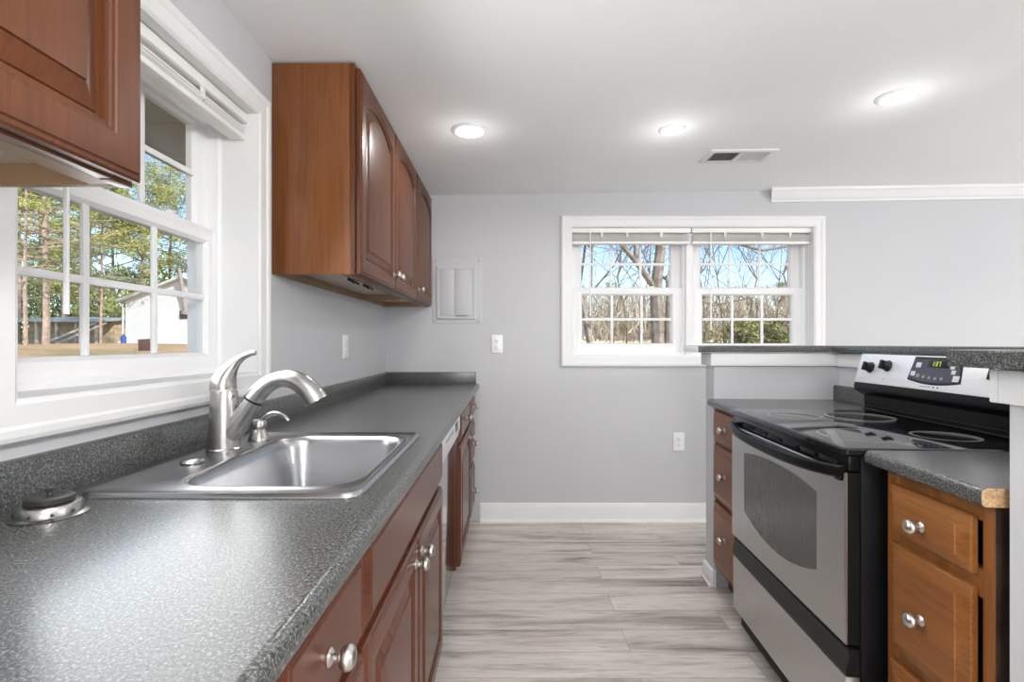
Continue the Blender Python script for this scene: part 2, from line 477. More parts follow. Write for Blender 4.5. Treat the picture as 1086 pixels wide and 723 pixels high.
def frame_ring(m, u0, u1, v0, v1, prof):
    # mitred ring: prof = list of (outset, w)
    ls = []
    for o, w in prof:
        ls.append([(u0-o, v0-o, w), (u1+o, v0-o, w), (u1+o, v1+o, w), (u0-o, v1+o, w)])
    m.loops(ls, wrap=True)
def sash(root, name, u0, u1, v0, v1, wf, wb, stile, brail, trail, cols, rows, F, lift=False):
    g0, g1, h0, h1 = u0+stile, u1-stile, v0+brail, v1-trail
    m = MB()
    frame_ring(m, g0, g1, h0, h1, [(0, wb), (0, wf-.012), (.010, wf), (stile-.004 if False else .030, wf), (.030, wb)])
    bv = .003
    m.box((u0, v0, wb), (g0-.028, v1, wf), bv).box((g1+.028, v0, wb), (u1, v1, wf), bv)
    m.box((g0-.03, v0, wb), (g1+.03, h0-.028, wf), bv); m.box((g0-.03, h1+.028 if trail > .03 else h1+.02, wb), (g1+.03, v1, wf), bv)
    fr = m.build(name, 'vinyl', root, F)
    wm = (wf+wb)/2
    MB().box((g0-.004, h0-.004, wm-.002), (g1+.004, h1+.004, wm+.002)).build('pane', 'glass', fr, F, smooth=0)
    m = MB(); t = .009
    for i in range(1, cols):
        u = g0+(g1-g0)*i/cols; m.box((u-t, h0, wm+.0025), (u+t, h1, wm+.012), .003)
    for i in range(1, rows):
        v = h0+(h1-h0)*i/rows; m.box((g0, v-t, wm+.0027), (g1, v+t, wm+.0118), .003)
    m.build('muntin_grid', 'vinyl', fr, F)
    return fr

CAS = [(0, -.02), (0, .012), (.006, .016), (.040, .017), (.046, .021), (.058, .023), (.066, .020), (.073, .010), (.073, 0)]
def window(name, F, u0, u1, v0, v1, units, depth, origin, specs):
    root = root_struct(name, origin)
    m = MB(); frame_ring(m, u0, u1, v0, v1, CAS); m.build('casing', 'trim', root, F, smooth=14)
    m = MB(); frame_ring(m, u0, u1, v0, v1, [(-.004, .010), (-.004, -depth), (.012, -depth), (.012, .010)]); m.build('jamb_lining', 'trim', root, F)
    # vinyl liner / outer frame
    wl_ = specs['wl']
    for (a, b) in units:
        m = MB(); frame_ring(m, a, b, v0+.004, v1-.004, [(-.010, wl_+.006), (-.018, wl_), (-.022, wl_-.034), (-.034, wl_-.036), (-.036, -depth), (.0, -depth), (.0, wl_+.006)])
        m.build('liner', 'vinyl', root, F)
        vm = specs['vm']
        s = specs['st']
        sash(root, 'upper_sash', a+.022, b-.022, vm-.004, v1-.018, wl_-.036, wl_-.066, s-.022, specs['ub'], .052, 3, 2, F)
        sash(root, 'lower_sash', a+.018, b-.018, v0+.008, vm+.026, wl_, wl_-.034, s-.018, specs['lb'], .050, 3, 2, F)
        for k in (.28, .72):
            u = a+(b-a)*k; m = MB()
            m.box((u-.028, vm+.026, wl_-.028), (u+.028, vm+.033, wl_-.004), .003)
            m.lathe([(.012, 0), (.012, .006), (.007, .009)], (u, vm+.033, wl_-.016), (0, 1, 0), 12)
            m.box((u-.004, vm+.036, wl_-.018), (u+.024, vm+.041, wl_-.010), .002)
            m.build('sash_lock', 'vinyl', root, F)
    return root
w1 = window('window_1', LEFTW, LWy0, LWy1, LWz0, LWz1, [(LWy0, LWy1)], .20, (XL, 1.248, LWz0), dict(wl=-.114, vm=1.527, st=.075, ub=.045, lb=.061))
w2 = window('window_2', BACKW, BWx0, BWx1, BWz0, BWz1, [(BWx0, 1.2045), (1.2445, BWx1)], .20, (1.2245, YB, BWz0), dict(wl=-.101, vm=1.546, st=.088, ub=.040, lb=.077))
m = MB().box((1.2025, BWz0, -.20), (1.2465, BWz1, -.060), .004)
m.build('mullion', 'vinyl', w2, BACKW)

def blind(label, F, u0, u1, vtop, w, origin, wand_u, wand_z, clips, vbot, seed):
    rnd = random.Random(seed)
    root = thing('mini_blind', label, 'blind', origin)
    m = MB(); m.box((u0, vtop-.032, w-.026), (u1, vtop, w+.026), .003)
    m.box((u0-.002, vtop-.030, w+.026), (u1+.002, vtop-.001, w+.030), .0015)
    m.build('headrail', 'blind', root, F)
    m = MB(); n = 9; top = vtop-.044
    h = (top-(vbot+.018))/n
    for i in range(n):
        v = top-(i+.5)*h; d = rnd.uniform(-.002, .002)
        m.box((u0+.004+rnd.uniform(0, .004), v-.0008, w-.024+d), (u1-.004-rnd.uniform(0, .004), v+.0012, w+.024+d), .0004, 1)
    m.build('slat_stack', 'blind', root, F)
    MB().box((u0+.003, vbot, w-.025), (u1-.003, vbot+.017, w+.025), .004).build('bottom_rail', 'blind', root, F)
    for u in clips:
        m = MB(); m.box((u-.009, vtop-.050, w+.022), (u+.009, vtop-.030, w+.031), .003)
        m.box((u-.0015, vbot+.014, w+.024), (u+.0015, vtop-.03, w+.026))
        m.lathe([(.006, 0), (.009, .004), (.007, .014), (.003, .018)], (u, vtop-.066, w+.027), (0, 1, 0), 10)
        m.build('cord_clip', 'clip', root, F)
    m = MB(); m.tube([(wand_u, vtop-.02, w+.034), (wand_u, vtop-.035, w+.040), (wand_u, wand_z+.05, w+.040), (wand_u, wand_z, w+.040)], [.003, .0045, .0048, .0052], 8)
    m.build('tilt_wand', 'plate', root, F)
    return root
blind('white mini blind raised above the sink window', LEFTW, LWy0+.008, LWy1-.008, LWz1-.006, -.052, (-.89, 1.248, 1.85), .955, 1.246, (1.10, 1.40), 1.852, 1)
blind('white mini blind raised over the left half of the back window', BACKW, BWx0+.007, 1.218, BWz1-.004, -.045, (.81, 3.4, 1.86), .539, 1.374, (.62, .79, 1.02), 1.862, 2)
blind('white mini blind raised over the right half of the back window', BACKW, 1.231, BWx1-.008, BWz1-.004, -.045, (1.63, 3.4, 1.86), .001+1.349, 1.278, (1.45, 1.70, 1.89), 1.862, 3)

# ------------------------------------------------------------------ generic cabinet pieces (u along the face, v up, w out of the face)
def face_frame(X0, origin_u=0):      # left run: faces +X
    return Matrix(((0, 0, 1, X0), (1, 0, 0, 0), (0, 1, 0, 0), (0, 0, 0, 1)))
def pen_face(q0):                     # peninsula: faces -q; u = p
    return PEN @ Matrix(((0, 0, -1, q0), (-1, 0, 0, 0), (0, 1, 0, 0), (0, 0, 0, 1)))
def panel_loops(u0, u1, v0, v1, prof, arch=0, a_from=.04, K=12):
    ls = []
    for ins, w in prof:
        a, b, c, d = u0+ins, u1-ins, v0+ins, v1-ins
        l = [(a, c, w), (b, c, w)]
        for i in range(K+1):
            t = 1-i/K; u = a+(b-a)*t
            drop = arch*abs(2*t-1)**2.0 if (arch and ins >= a_from) else 0
            l.append((u, d-drop, w))
        ls.append(l)
    return ls
RAISED = [(0, 0), (0, .012), (.003, .0155), (.008, .0165), (.010, .0195), (.0125, .0200), (.050, .020), (.0515, .0175), (.056, .0170), (.0575, .0140), (.062, .0132), (.0635, .0060), (.0690, .0052), (.0705, .0075), (.096, .0165), (.0975, .0195), (.100, .0200)]
RAISED_S = [(0, .0), (0, .014), (.002, .018), (.006, .020), (.040, .020), (.043, .017), (.046, .011), (.052, .010), (.068, .016), (.071, .018)]
SLAB = [(0, .0), (0, .009), (.003, .012), (.024, .0180), (.0255, .0205), (.028, .0215), (.032, .0215)]
def door(root, name, mt, u0, u1, v0, v1, F, prof=RAISED, arch=0, w0=0):
    m = MB(); m.loops([[(u, v, w+w0) for u, v, w in l] for l in panel_loops(u0, u1, v0, v1, prof, arch)])
    return m.build(name, mt, root, F, smooth=18)
KNOB = [(.0120, 0), (.0120, .002), (.0095, .0045), (.0060, .007), (.0056, .012), (.0080, .0145), (.0125, .0165), (.0155, .0195), (.0166, .0235), (.0160, .0275), (.0135, .0315), (.0090, .0342), (.0045, .0353), (0, .0356)]
def knob(root, u, v, w, F, s=1.0):
    return MB().lathe([(r*s, h*s) for r, h in KNOB], (u, v, w), (0, 0, 1), 20).build('knob', 'knob', root, F)

# ---- upper cabinets on the left wall
def wall_cabinet(label, y0, y1, z0, z1, doors, open_bottom=True, side='cherry', near_side=None, brackets=()):
    root = thing('wall_cabinet', label, 'cabinet', ((XL-.545)/2, (y0+y1)/2, z0))
    xf = -.545
    F = face_frame(xf)
    m = MB()
    m.box((XL+.001, y1-.014, z0), (xf-.018, y1-.0005, z1), .001)
    m.box((XL+.001, y0+.014, z1-.014), (xf-.018, y1-.014, z1-.0005))
    m.box((XL+.001, y0+.014, z0), (XL+.016, y1-.014, z1-.014))
    m.box((xf-.05, y0+.014, z0), (xf-.018, y1-.014, z0+.03))
    m.build('carcass', 'innerply', root)
    MB().box((XL+.001, y0, z0), (xf-.017, y0+.014, z1), .0015).build('side_panel', near_side or side, root)
    MB().box((XL+.016, y0+.014, z0+.03), (xf-.05, y1-.014, z0+.042)).build('bottom_panel', 'beige', root)
    # face frame
    m = MB(); t = .038
    m.box((xf-.018, y0-.001, z0-.001), (xf, y0+t, z1), .001).box((xf-.018, y1-t, z0-.001), (xf, y1-.0005, z1), .001)
    m.box((xf-.0178, y0+t, z0), (xf-.0005, y1-t, z0+t), .001).box((xf-.0178, y0+t, z1-t-.01), (xf-.0005, y1-t, z1-.0005), .001)
    m.build('face_frame', 'cherry', root)
    for (a, b, ku) in doors:
        d = door(root, 'door', 'cherry', a, b, z0+.004, z1-.012, F, RAISED, .055, .002)
        if ku is not None: knob(d, ku, z0+.065, .022, F)
    for by in brackets:
        m = MB(); m.box((xf-.075, by-.03, z0-.004), (xf-.050, by+.03, z0+.0299), .003)
        m.tube([(xf-.062, by-.025, z0), (xf-.05, by-.032, z0-.012), (xf-.045, by-.012, z0-.010)], .004, 6)
        m.tube([(xf-.062, by+.02, z0), (xf-.05, by+.038, z0-.010)], .004, 6)
        m.build('mounting_bracket', 'blackplastic', root)
    return root
wall_cabinet('cherry double-door wall cabinet right of the sink window, its wide side facing the window', 1.751, 2.810, 1.432, 2.172,
             [(1.762, 2.280, 2.245), (2.284, 2.806, 2.325)], near_side='sidepanel', brackets=(1.93, 2.13))
wall_cabinet('narrow single-door cherry wall cabinet in the far corner next to the grey panel cover', 2.8105, 3.350, 1.434, 2.172,
             [(2.816, 3.340, 2.86)])
wall_cabinet('cherry wall cabinet in the top left foreground, cut off by the frame', -.22, .722, 1.415, 2.150,
             [(-.215, .248, .21), (.252, .716, None)])

# ---- base cabinets on the left wall (face frame at -.257, door fronts at -.235)
BX = -.257
BF = face_frame(BX)
def base_cabinet(label, y0, y1, fm, fronts, rails=(), frame=None, kick=True):
    root = thing('base_cabinet', label, 'cabinet', ((XL+BX)/2, (y0+y1)/2, 0))
    a, b = y0+.0005, y1-.0005
    m = MB()
    m.box((XL+.03, a, .108), (BX-.018, a+.016, .8835), .001).box((XL+.03, b-.016, .108), (BX-.018, b, .8835), .001)
    m.box((XL+.03, a+.016, .108), (BX-.018, b-.016, .124)).box((XL+.03, a+.016, .124), (XL+.04, b-.016, .8835))
    m.build('carcass', fm, root)
    m = MB(); t = .03
    m.box((BX-.018, a, .108), (BX, a+t, .8835), .001).box((BX-.018, b-t, .108), (BX, b, .8835), .001)
    m.box((BX-.0175, a+t, .108), (BX-.0005, b-t, .14)).box((BX-.0175, a+t, .862), (BX-.0005, b-t, .8833))
    for z in rails: m.box((BX-.0175, a+t, z-.014), (BX-.0005, b-t, z+.014))
    m.build('face_frame', fm, root)
    MB().box((XL+.03, a, 0.001), (BX-.06, b, .108)).build('toe_kick', 'kick', root)
    for (kind, u0, u1, v0, v1, kn) in fronts:
        if kind == 'drawer' or kind == 'false_front':
            d = door(root, kind, 'basecherry_y', u0, u1, v0, v1, BF, SLAB, 0, .002)
        else:
            d = door(root, kind, 'basecherry', u0, u1, v0, v1, BF, RAISED, 0, .002)
        if kn: knob(d, kn[0], kn[1], .022, BF)
    return root
base_cabinet('foreground base cabinet cut off by the bottom edge, nearest the camera', -.1, .500, 'basecherry',
             [('drawer', -.09, .490, .706, .868, (.20, .795)), ('door', -.09, .490, .125, .690, (.43, .63))], (.698,))
base_cabinet('slim foreground base cabinet with a round drawer knob left of the sink base', .500, .815, 'basecherry',
             [('drawer', .507, .810, .706, .868, (.648, .783)), ('door', .507, .810, .125, .690, None)], (.698,))
base_cabinet('wide sink base cabinet with false front and paired door knobs', .815, 1.757, 'basecherry',
             [('false_front', .821, 1.751, .706, .868, None), ('door', .821, 1.284, .125, .690, (1.245, .640)), ('door', 1.288, 1.751, .125, .690, (1.327, .640))], (.698,))
base_cabinet('cherry base cabinet with one drawer over one door beyond the dishwasher', 2.375, 2.950, 'basecherry',
             [('drawer', 2.381, 2.944, .715, .868, (2.66, .795)), ('door', 2.381, 2.944, .125, .695, (2.895, .645))], (.705,))
base_cabinet('far corner cherry base cabinet with a stack of three drawers', 2.950, 3.350, 'basecherry',
             [('drawer', 2.956, 3.340, .715, .868, (3.15, .792)), ('drawer', 2.956, 3.340, .430, .695, (3.15, .560)), ('drawer', 2.956, 3.340, .125, .410, (3.15, .262))], (.705, .42))

# ---- dishwasher
root = thing('dishwasher', 'stainless dishwasher between the sink base and far base cabinets', 'dishwasher', (-.53, 2.066, 0))
DF = face_frame(-.272)
MB().box((XL+.05, 1.762, .11), (-.290, 2.370, .872)).build('tub', 'gapdark', root)
MB().box((-.289, 1.763, .115), (-.266, 2.369, .735), .004).build('door', 'dwsteel', root)
m = MB(); m.prism([(-.288, .738), (-.262, .738), (-.248, .75), (-.238, .790), (-.238, .850), (-.244, .866), (-.288, .870)], 1, 1.763, 2.369)
cp = m.build('control_panel', 'dwpanel', root)
for i in range(5):
    MB().box((-.238, 1.86+i*.05, .815), (-.2365, 1.885+i*.05, .828), .001).build('button', 'inkgrey', cp)
MB().box((-.2385, 2.17, .80), (-.2365, 2.27, .84), .001).build('display_window', 'dispface', cp)
MB().box((XL+.05, 1.764, .001), (-.33, 2.368, .109)).build('kick_plate', 'blackplastic', root)

# ---- left countertop with sink cut-out
root = thing('countertop', 'long speckled grey countertop holding the sink along the left wall', 'countertop', (-.52, 1.6, .884))
CT, CB = .920, .884
def cprof(x0, x1, r=.014):
    # back at x0, rounded front at x1
    pts = [(x0, CB), (x1-.010, CB)]
    for i in range(5): a = -math.pi/2 + math.pi/2*i/4; pts.append((x1-.010+.010*math.cos(a), CB+.010+.010*math.sin(a)))
    for i in range(7): a = math.pi/2*i/6; pts.append((x1-r+r*math.cos(a), CT-r+r*math.sin(a)))
    pts.append((x0, CT)); return pts
SX0, SX1, SY0, SY1 = -.765, -.262, .868, 1.478
def yprism(m, poly, y0, y1, c0=True, c1=True): m.loops([[(x, y0, z) for x, z in poly], [(x, y1, z) for x, z in poly]], c0, c1)
m = MB(); cx0 = XL+.001
yprism(m, cprof(cx0, -.207), -.10, SY0+.03, True, False); yprism(m, cprof(cx0, -.207), SY1-.03, YB-.001, False, True)
yprism(m, cprof(SX1-.02, -.207), SY0+.03, SY1-.03, False, False); yprism(m, [(cx0, CB), (SX0+.03, CB), (SX0+.03, CT), (cx0, CT)], SY0+.03, SY1-.03, False, False)
m.build('slab', 'granite', root)
m = MB(); yprism(m, [(cx0, CT), (XL+.023, CT), (XL+.023, .985), (XL+.019, .993), (XL+.012, .996), (cx0, .996)], -.10, YB-.0215)
m.build('backsplash', 'granite', root)
MB().box((XL+.001, YB-.021, CT), (-.228, YB-.001, .998), .002).build('backsplash', 'granite', root)

# ---- sink
def rrect(x0, x1, y0, y1, r, z, n=7):
    pts = []
    for cx, cy, a0 in ((x1-r, y1-r, 0), (x0+r, y1-r, 90), (x0+r, y0+r, 180), (x1-r, y0+r, 270)):
        for i in range(n):
            a = R(a0+90*i/(n-1)); pts.append((cx+r*math.cos(a), cy+r*math.sin(a), z))
    return pts
root = thing('kitchen_sink', 'single bowl stainless drop-in sink under the left window', 'sink', (-.51, 1.17, .92))
bx0, bx1, by0, by1 = -.632, -.292, .925, 1.425
def off(d, z, r): return rrect(SX0+d, SX1-d, SY0+d, SY1-d, max(r-d, .004), z)
def boff(d, z, r=.075): return rrect(bx0-d, bx1+d, by0-d, by1+d, r+d, z)
m = MB()
m.loops([off(0, .9205, .035), off(.001, .9245, .035), off(.005, .9285, .035), off(.010, .9285, .035), off(.016, .9255, .035),
         boff(.016, .9255), boff(.010, .9275), boff(.004, .9270), boff(-.002, .9235), boff(-.007, .914), boff(-.011, .90), boff(-.026, .79), boff(-.034, .765), boff(-.050, .750), boff(-.075, .743),
         rrect(-.51, -.41, 1.12, 1.22, .0499, .738), rrect(-.505, -.415, 1.125, 1.215, .0449, .733)], cap0=False)
m.build('basin', 'sink', root)
MB().lathe([(.044, .7335), (.046, .7385), (.040, .7395), (.034, .736), (.006, .7365), (.006, .744), (.004, .746)], (-.46, 1.17, 0), (0, 0, 1), 24).build('drain', 'knob', root)
o = MB().lathe([(.021, 0), (.0235, .001), (.0235, .004), (.018, .0085), (.008, .010), (0, .0102)], (-.703, 1.105, .9256), (0, 0, 1), 24).build('hole_cover', 'nickel')
tag(o, 'round nickel hole cover on the sink deck left of the faucet', 'hole cover')

# ---- faucet
fx, fy, fz = -.712, 1.245, .9256
root = thing('kitchen_faucet', 'brushed nickel pull-out faucet behind the sink bowl', 'faucet', (fx, fy, fz))
m = MB(); m.lathe([(.040, 0), (.040, .004), (.0365, .007), (.0355, .03), (.0325, .10), (.0305, .142), (.0295, .147), (0, .147)], (fx, fy, fz), (0, 0, 1), 32)
m.build('body', 'nickel', root)
fy2 = fy+.012
def bez(pts, n):
    out = []
    for i in range(n+1):
        t = i/n; P = [Vector(p) for p in pts]
        while len(P) > 1: P = [P[k].lerp(P[k+1], t) for k in range(len(P)-1)]
        out.append(P[0])
    return out
p0 = bez([(fx+.004, fy, fz+.030), (fx+.040, fy+.002, fz+.072), (fx+.070, fy+.005, fz+.122)], 8)
MB().tube(p0, [.030, .030, .029, .028, .0265, .0255, .0245, .024, .0235], 20).build('spout_neck', 'nickel', root)
d = (Vector(p0[-1])-Vector(p0[-2])).normalized()
MB().lathe([(.0243, -.002), (.0243, .003)], p0[-1], d, 20).build('collar_ring', 'blackplastic', root)
p1 = bez([(fx+.0705, fy+.005, fz+.1235), (fx+.110, fy+.008, fz+.190), (fx+.185, fy+.014, fz+.198), (fx+.222, fy+.018, fz+.118)], 14)
n1 = len(p1)
MB().tube(p1, [.0232-.003*min(1, i/5) + .010*max(0, (i-6)/8) for i in range(n1)], 20).build('pull_out_spray', 'nickel', root)
ph = [(fx-.004, fy, fz+.147), (fx-.003, fy, fz+.158), (fx-.001, fy, fz+.172), (fx+.006, fy, fz+.188), (fx+.016, fy, fz+.203), (fx+.030, fy, fz+.219), (fx+.048, fy, fz+.232), (fx+.068, fy, fz+.240), (fx+.078, fy, fz+.241)]
hd = MB().tube(ph, [.0295, .0300, .0285, .0235, .0170, .0115, .0080, .0070, .0060], 20).build('handle', 'nickel', root)
MB().lathe([(.0302, 0), (.0302, .004)], (fx-.003, fy, fz+.1475), (0, 0, 1), 28).build('handle_ring', 'knob', root)

# ---- soap dispenser
sx_, sy_, sz_ = -.690, 1.372, .9256
root = thing('soap_dispenser', 'small nickel soap dispenser pump right of the faucet', 'soap dispenser', (sx_, sy_, sz_))
MB().lathe([(.027, 0), (.027, .003), (.0255, .006), (.020, .022), (.0165, .028), (.0150, .030)], (sx_, sy_, sz_), (0, 0, 1), 24).build('base', 'nickel', root)
MB().lathe([(.0150, .029), (.0150, .033), (.0205, .036), (.0205, .052), (.019, .055), (0, .0555)], (sx_, sy_, sz_), (0, 0, 1), 24).build('pump_head', 'nickel', root)
MB().tube(bez([(sx_+.008, sy_, sz_+.050), (sx_+.030, sy_, sz_+.082), (sx_+.062, sy_, sz_+.078), (sx_+.082, sy_, sz_+.052)], 10), [.0075, .0072, .0070, .0066, .0064, .0062, .006, .006, .0058, .0055, .005], 12).build('nozzle', 'nickel', root)

# ---- sink strainer left on the counter
kx, ky, kz = -.726, .788, .9202
root = thing('sink_strainer', 'upturned sink strainer basket with black stopper on the left counter', 'strainer', (kx, ky, kz))
MB().lathe([(.049, 0), (.0495, .0015), (.046, .0025), (.043, .004), (.0425, .013), (.040, .0185), (.034, .020), (.020, .020), (0, .020)], (kx, ky, kz), (0, 0, 1), 32).build('basket', 'nickel', root)
m = MB(); m.lathe([(.030, .0202), (.0315, .022), (.0315, .029), (.028, .031), (.020, .0315), (.018, .0305), (0, .0305)], (kx, ky, kz), (0, 0, 1), 28)
st = m.build('rubber_stopper', 'rubber', root)
MB().lathe([(.004, .030), (.003, .036), (.006, .038), (.006, .042), (.003, .044), (0, .044)], (kx, ky, kz), (0, 0, 1), 12).build('stopper_post', 'rubber', st)
for k in range(10):
    a = R(36*k-80)
    MB().lathe([(.0024, 0), (.0024, .0012)], (kx+.0418*math.cos(a), ky+.0418*math.sin(a), kz+.0085), (math.cos(a), math.sin(a), 0), 8).build('drain_hole', 'dark', root)

# ------------------------------------------------------------------ wall plates, panel cover
def outlet(label, F, u, v, kind='outlet'):
    w0 = .0005
    loc = F @ Vector((u, v-.06, 0))
    root = thing('wall_outlet', label, 'outlet', loc, None)
    MB().box((u-.038, v-.061, w0), (u+.038, v+.061, .007), .003, 3).build('cover_plate', 'plate', root, F)
    for s in (-1, 1):
        c = v+s*.0225; m = MB()
        ls = []
        for z, k in ((.0069, 1), (.0095, 1), (.010, .95)):
            ls.append([(u+k*max(-.0145, min(.0145, .0172*math.cos(2*math.pi*i/24))), c+k*.0172*math.sin(2*math.pi*i/24)*.86, z) for i in range(24)])
        m.loops(ls); rc = m.build('receptacle', 'plate', root, F)
        m = MB(); m.box((u-.0072, c-.002, .0099), (u-.0052, c+.007, .0104)).box((u+.0050, c-.001, .0099), (u+.0068, c+.006, .0104))
        m.lathe([(.0024, 0), (.0024, .0005)], (u, c-.008, .0099), (0, 0, 1), 10).build('slot', 'dark', rc, F)
    MB().lathe([(.0032, .0069), (.0028, .0082), (0, .0084)], (u, v, 0), (0, 0, 1), 10).build('screw', 'knob', root, F)
    return root
outlet('white duplex outlet high on the back wall right of the counter end', BACKW, -.0885, 1.186)
outlet('white duplex outlet low on the back wall below the window', BACKW, 1.130, .532)
outlet('white outlet on the left wall above the counter under the cabinets', LEFTW, 2.525, 1.172)

root = thing('breaker_panel_cover', 'painted electrical panel cover beside the far wall cabinet', 'electrical panel', (-.36, YB-.001, 1.32))
a0, a1, c0, c1 = -.522, -.190, 1.322, 1.772
m = MB(); m.loops([[(a0+i, c0+i, w), (a1-i, c0+i, w), (a1-i, c1-i, w), (a0+i, c1-i, w)] for i, w in ((0, .001), (0, .003), (.004, .006), (.035, .007))])
m.build('cover_plate', 'panel', root, BACKW)
d0, d1, e0, e1 = -.492, -.228, 1.352, 1.708
m = MB(); m.loops([[(d0+i, e0+i, w), (d1-i, e0+i, w), (d1-i, e1-i, w), (d0+i, e1-i, w)] for i, w in ((0, .007), (0, .014), (.004, .018), (.020, .018), (.023, .015), (.026, .015))])
dr = m.build('door_frame', 'panel', root, BACKW)
MB().box((d0+.027, e0+.027, .0152), (-.372, e1-.024, .0215), .002).build('door_leaf', 'panel', root, BACKW)
MB().box((-.369, e0+.027, .0152), (d1-.030, e1-.024, .0215), .002).build('door_leaf', 'panel', root, BACKW)
MB().box((-.362, e0+.018, .0175), (-.285, e0+.0265, .0200), .001).build('latch_slot', 'inkgrey', root, BACKW)
MB().box((d0+.006, e0+.003, .0182), (-.372, e0+.0165, .0225), .002).build('hinge_strip', 'panel', root, BACKW)
for (u, v) in ((a0+.022, c1-.03), (a1-.022, c1-.03), (a0+.016, c0+.018), (a1-.024, c0+.018)):
    MB().lathe([(.005, .0065), (.0045, .009), (0, .0095)], (u, v, 0), (0, 0, 1), 10).build('screw', 'inkgrey', root, BACKW)

# ------------------------------------------------------------------ ceiling fixtures
TILT = Matrix.Rotation(-math.atan(.0148), 4, 'Y')
def downlight(label, x, y, r=.085):
    z = ceil_z(x); Fr = Matrix.Translation((x, y, z)) @ TILT
    root = thing('recessed_light', label, 'ceiling light', (x, y, z), 'recessed ceiling lights')
    MB().lathe([(r, -.0003), (r, -.004), (r-.006, -.009), (r*.80, -.011), (r*.74, -.008), (r*.735, -.002)], (0, 0, 0), (0, 0, 1), 40).build('trim_ring', 'trim', root, Fr)
    MB().lathe([(r*.73, -.0025), (r*.72, -.010), (r*.66, -.0125), (r*.4, -.0145), (0, -.015)], (0, 0, 0), (0, 0, 1), 40).build('lens', 'lens', root, Fr)
    d = bpy.data.lights.new('lamp_light', 'AREA'); d.shape = 'DISK'; d.size = r*1.2; d.energy = LAMP_W; d.color = (1, .985, .965); d.spread = R(170)
    l = bpy.data.objects.new('lamp_light', d); COL.objects.link(l); l.location = (x, y, z-.018)
    d = bpy.data.lights.new('lamp_glow', 'POINT'); d.shadow_soft_size = .07; d.energy = LAMP_W*.15; d.color = (1, .985, .965)
    l = bpy.data.objects.new('lamp_glow', d); COL.objects.link(l); l.location = (x, y, z-.12)
    return root
downlight('round recessed ceiling light nearest the upper cherry cabinets, left of the three', -.19, 2.34)
downlight('middle recessed ceiling light, the one straight in front of the ceiling vent', .765, 2.36, .062)
downlight('rightmost recessed ceiling light, nearest the right edge', 1.605, 2.07, .078)
# opal globes added out of view as fill for the ceiling and walls
def globe(label, x, y):
    z = ceil_z(x); root = thing('added_fill_globe', label, 'added fill lamp', (x, y, z))
    MB().lathe([(.07, -.0005), (.07, -.012), (.05, -.022), (.012, -.026), (.012, -.235), (.035, -.24), (.035, -.262)], (x, y, z), (0, 0, 1), 24).build('stem', 'trim', root)
    MB().lathe([(.034, -.262)]+[(.125*math.sin(R(a)), -.262-.120+.125*math.cos(R(a))) for a in range(18, 180, 9)]+[(0, -.507)], (x, y, z), (0, 0, 1), 28).build('globe_shade', 'globe', root)
globe('added opal fill globe over the kitchen aisle just behind the camera', .35, -.30)
globe('added opal fill globe behind the camera over the kitchen aisle, nearest the front wall', .9, -1.7)
globe('added opal fill globe in the living area right of the half wall', 4.2, .5)
globe('added opal fill globe in the living area behind the camera', 4.6, -.6)

root = thing('ceiling_vent', 'white rectangular ceiling air vent with two louvre banks', 'vent', (1.235, 2.71, ceil_z(1.235)))
Fv = Matrix.Translation((1.235, 2.715, ceil_z(1.235)-.0003)) @ TILT
m = MB(); hx, hy = .178, .092
def vr(ix, iy, z): return [(-hx+ix, -hy+iy, z), (hx-ix, -hy+iy, z), (hx-ix, hy-iy, z), (-hx+ix, hy-iy, z)]
m.loops([vr(0, 0, 0), vr(0, 0, -.004), vr(.006, .006, -.008), vr(.028, .026, -.008), vr(.030, .028, -.0005)], cap1=False, cap0=True)
m.box((-.007, -hy+.02, -.008), (.007, hy-.02, -.001))
m.build('frame', 'trim', root, Fv)
MB().box((-hx+.029, -hy+.027, -.0012), (hx-.029, hy-.027, -.0006)).build('dark_backing', 'gapdark', root, Fv)
for b0, b1, an in ((-hx+.031, -.008, -40), (.008, hx-.031, 40)):
    for i in range(11):
        x = b0+(b1-b0)*(i+.5)/11
        mt = Matrix.Translation((x, 0, -.0048)) @ Matrix.Rotation(R(an), 4, 'Y')
        MB().box((-.0046, -hy+.029, -.0006), (.0046, hy-.029, .0006), mtx=mt).build('louvre', 'trim', root, Fv)

# ------------------------------------------------------------------ peninsula: half wall, trim, bar top
m = MB()
WQ = .614
def pbox(m, q0, q1, p0, p1, z0, z1, bev=0): m.box((q0, -p1, z0), (q1, -p0, z1), bev); return m
pbox(m, .032, WQ+.115, -.118, 0, 0, 1.142); pbox(m, WQ, WQ+.115, 0, 1.53, 0, 1.142); pbox(m, .036, WQ+.115, 1.530, 1.645, 0, 1.142)
struct(m.build('wall_peninsula', 'wall', None, PEN))
m = MB(); zt0, zt1 = 1.081, 1.1418; e = .0175
pbox(m, .012, WQ-e, -.1355, -.1185, zt0, zt1, .002)      # outside far
pbox(m, .012, WQ-.0005, .0005, e, zt0, zt1, .002)           # inside far
pbox(m, .012, .0315, -.1180, .0, zt0, zt1, .002)            # end
pbox(m, WQ-e, WQ-.0005, e+.0005, 1.53-e-.0005, zt0, zt1, .002)  # inside right
pbox(m, .015, WQ-.0005, 1.53-e, 1.5295, zt0, zt1, .002)
pbox(m, .015, .0355, 1.53, 1.6455, zt0, zt1, .002)
struct(m.build('trim_peninsula', 'trim', None, PEN))
m = MB()
pbox(m, .0150, .0315, -.120, .0015, 0, .085, .003); pbox(m, .0320, .0390, .0005, .012, 0, .085, .003)
pbox(m, .006, .016, -.124, .012, 0, .014, .003)
struct(m.build('baseboard_peninsula', 'trim', None, PEN))
m = MB()
z0, z1 = 1.1422, 1.1785
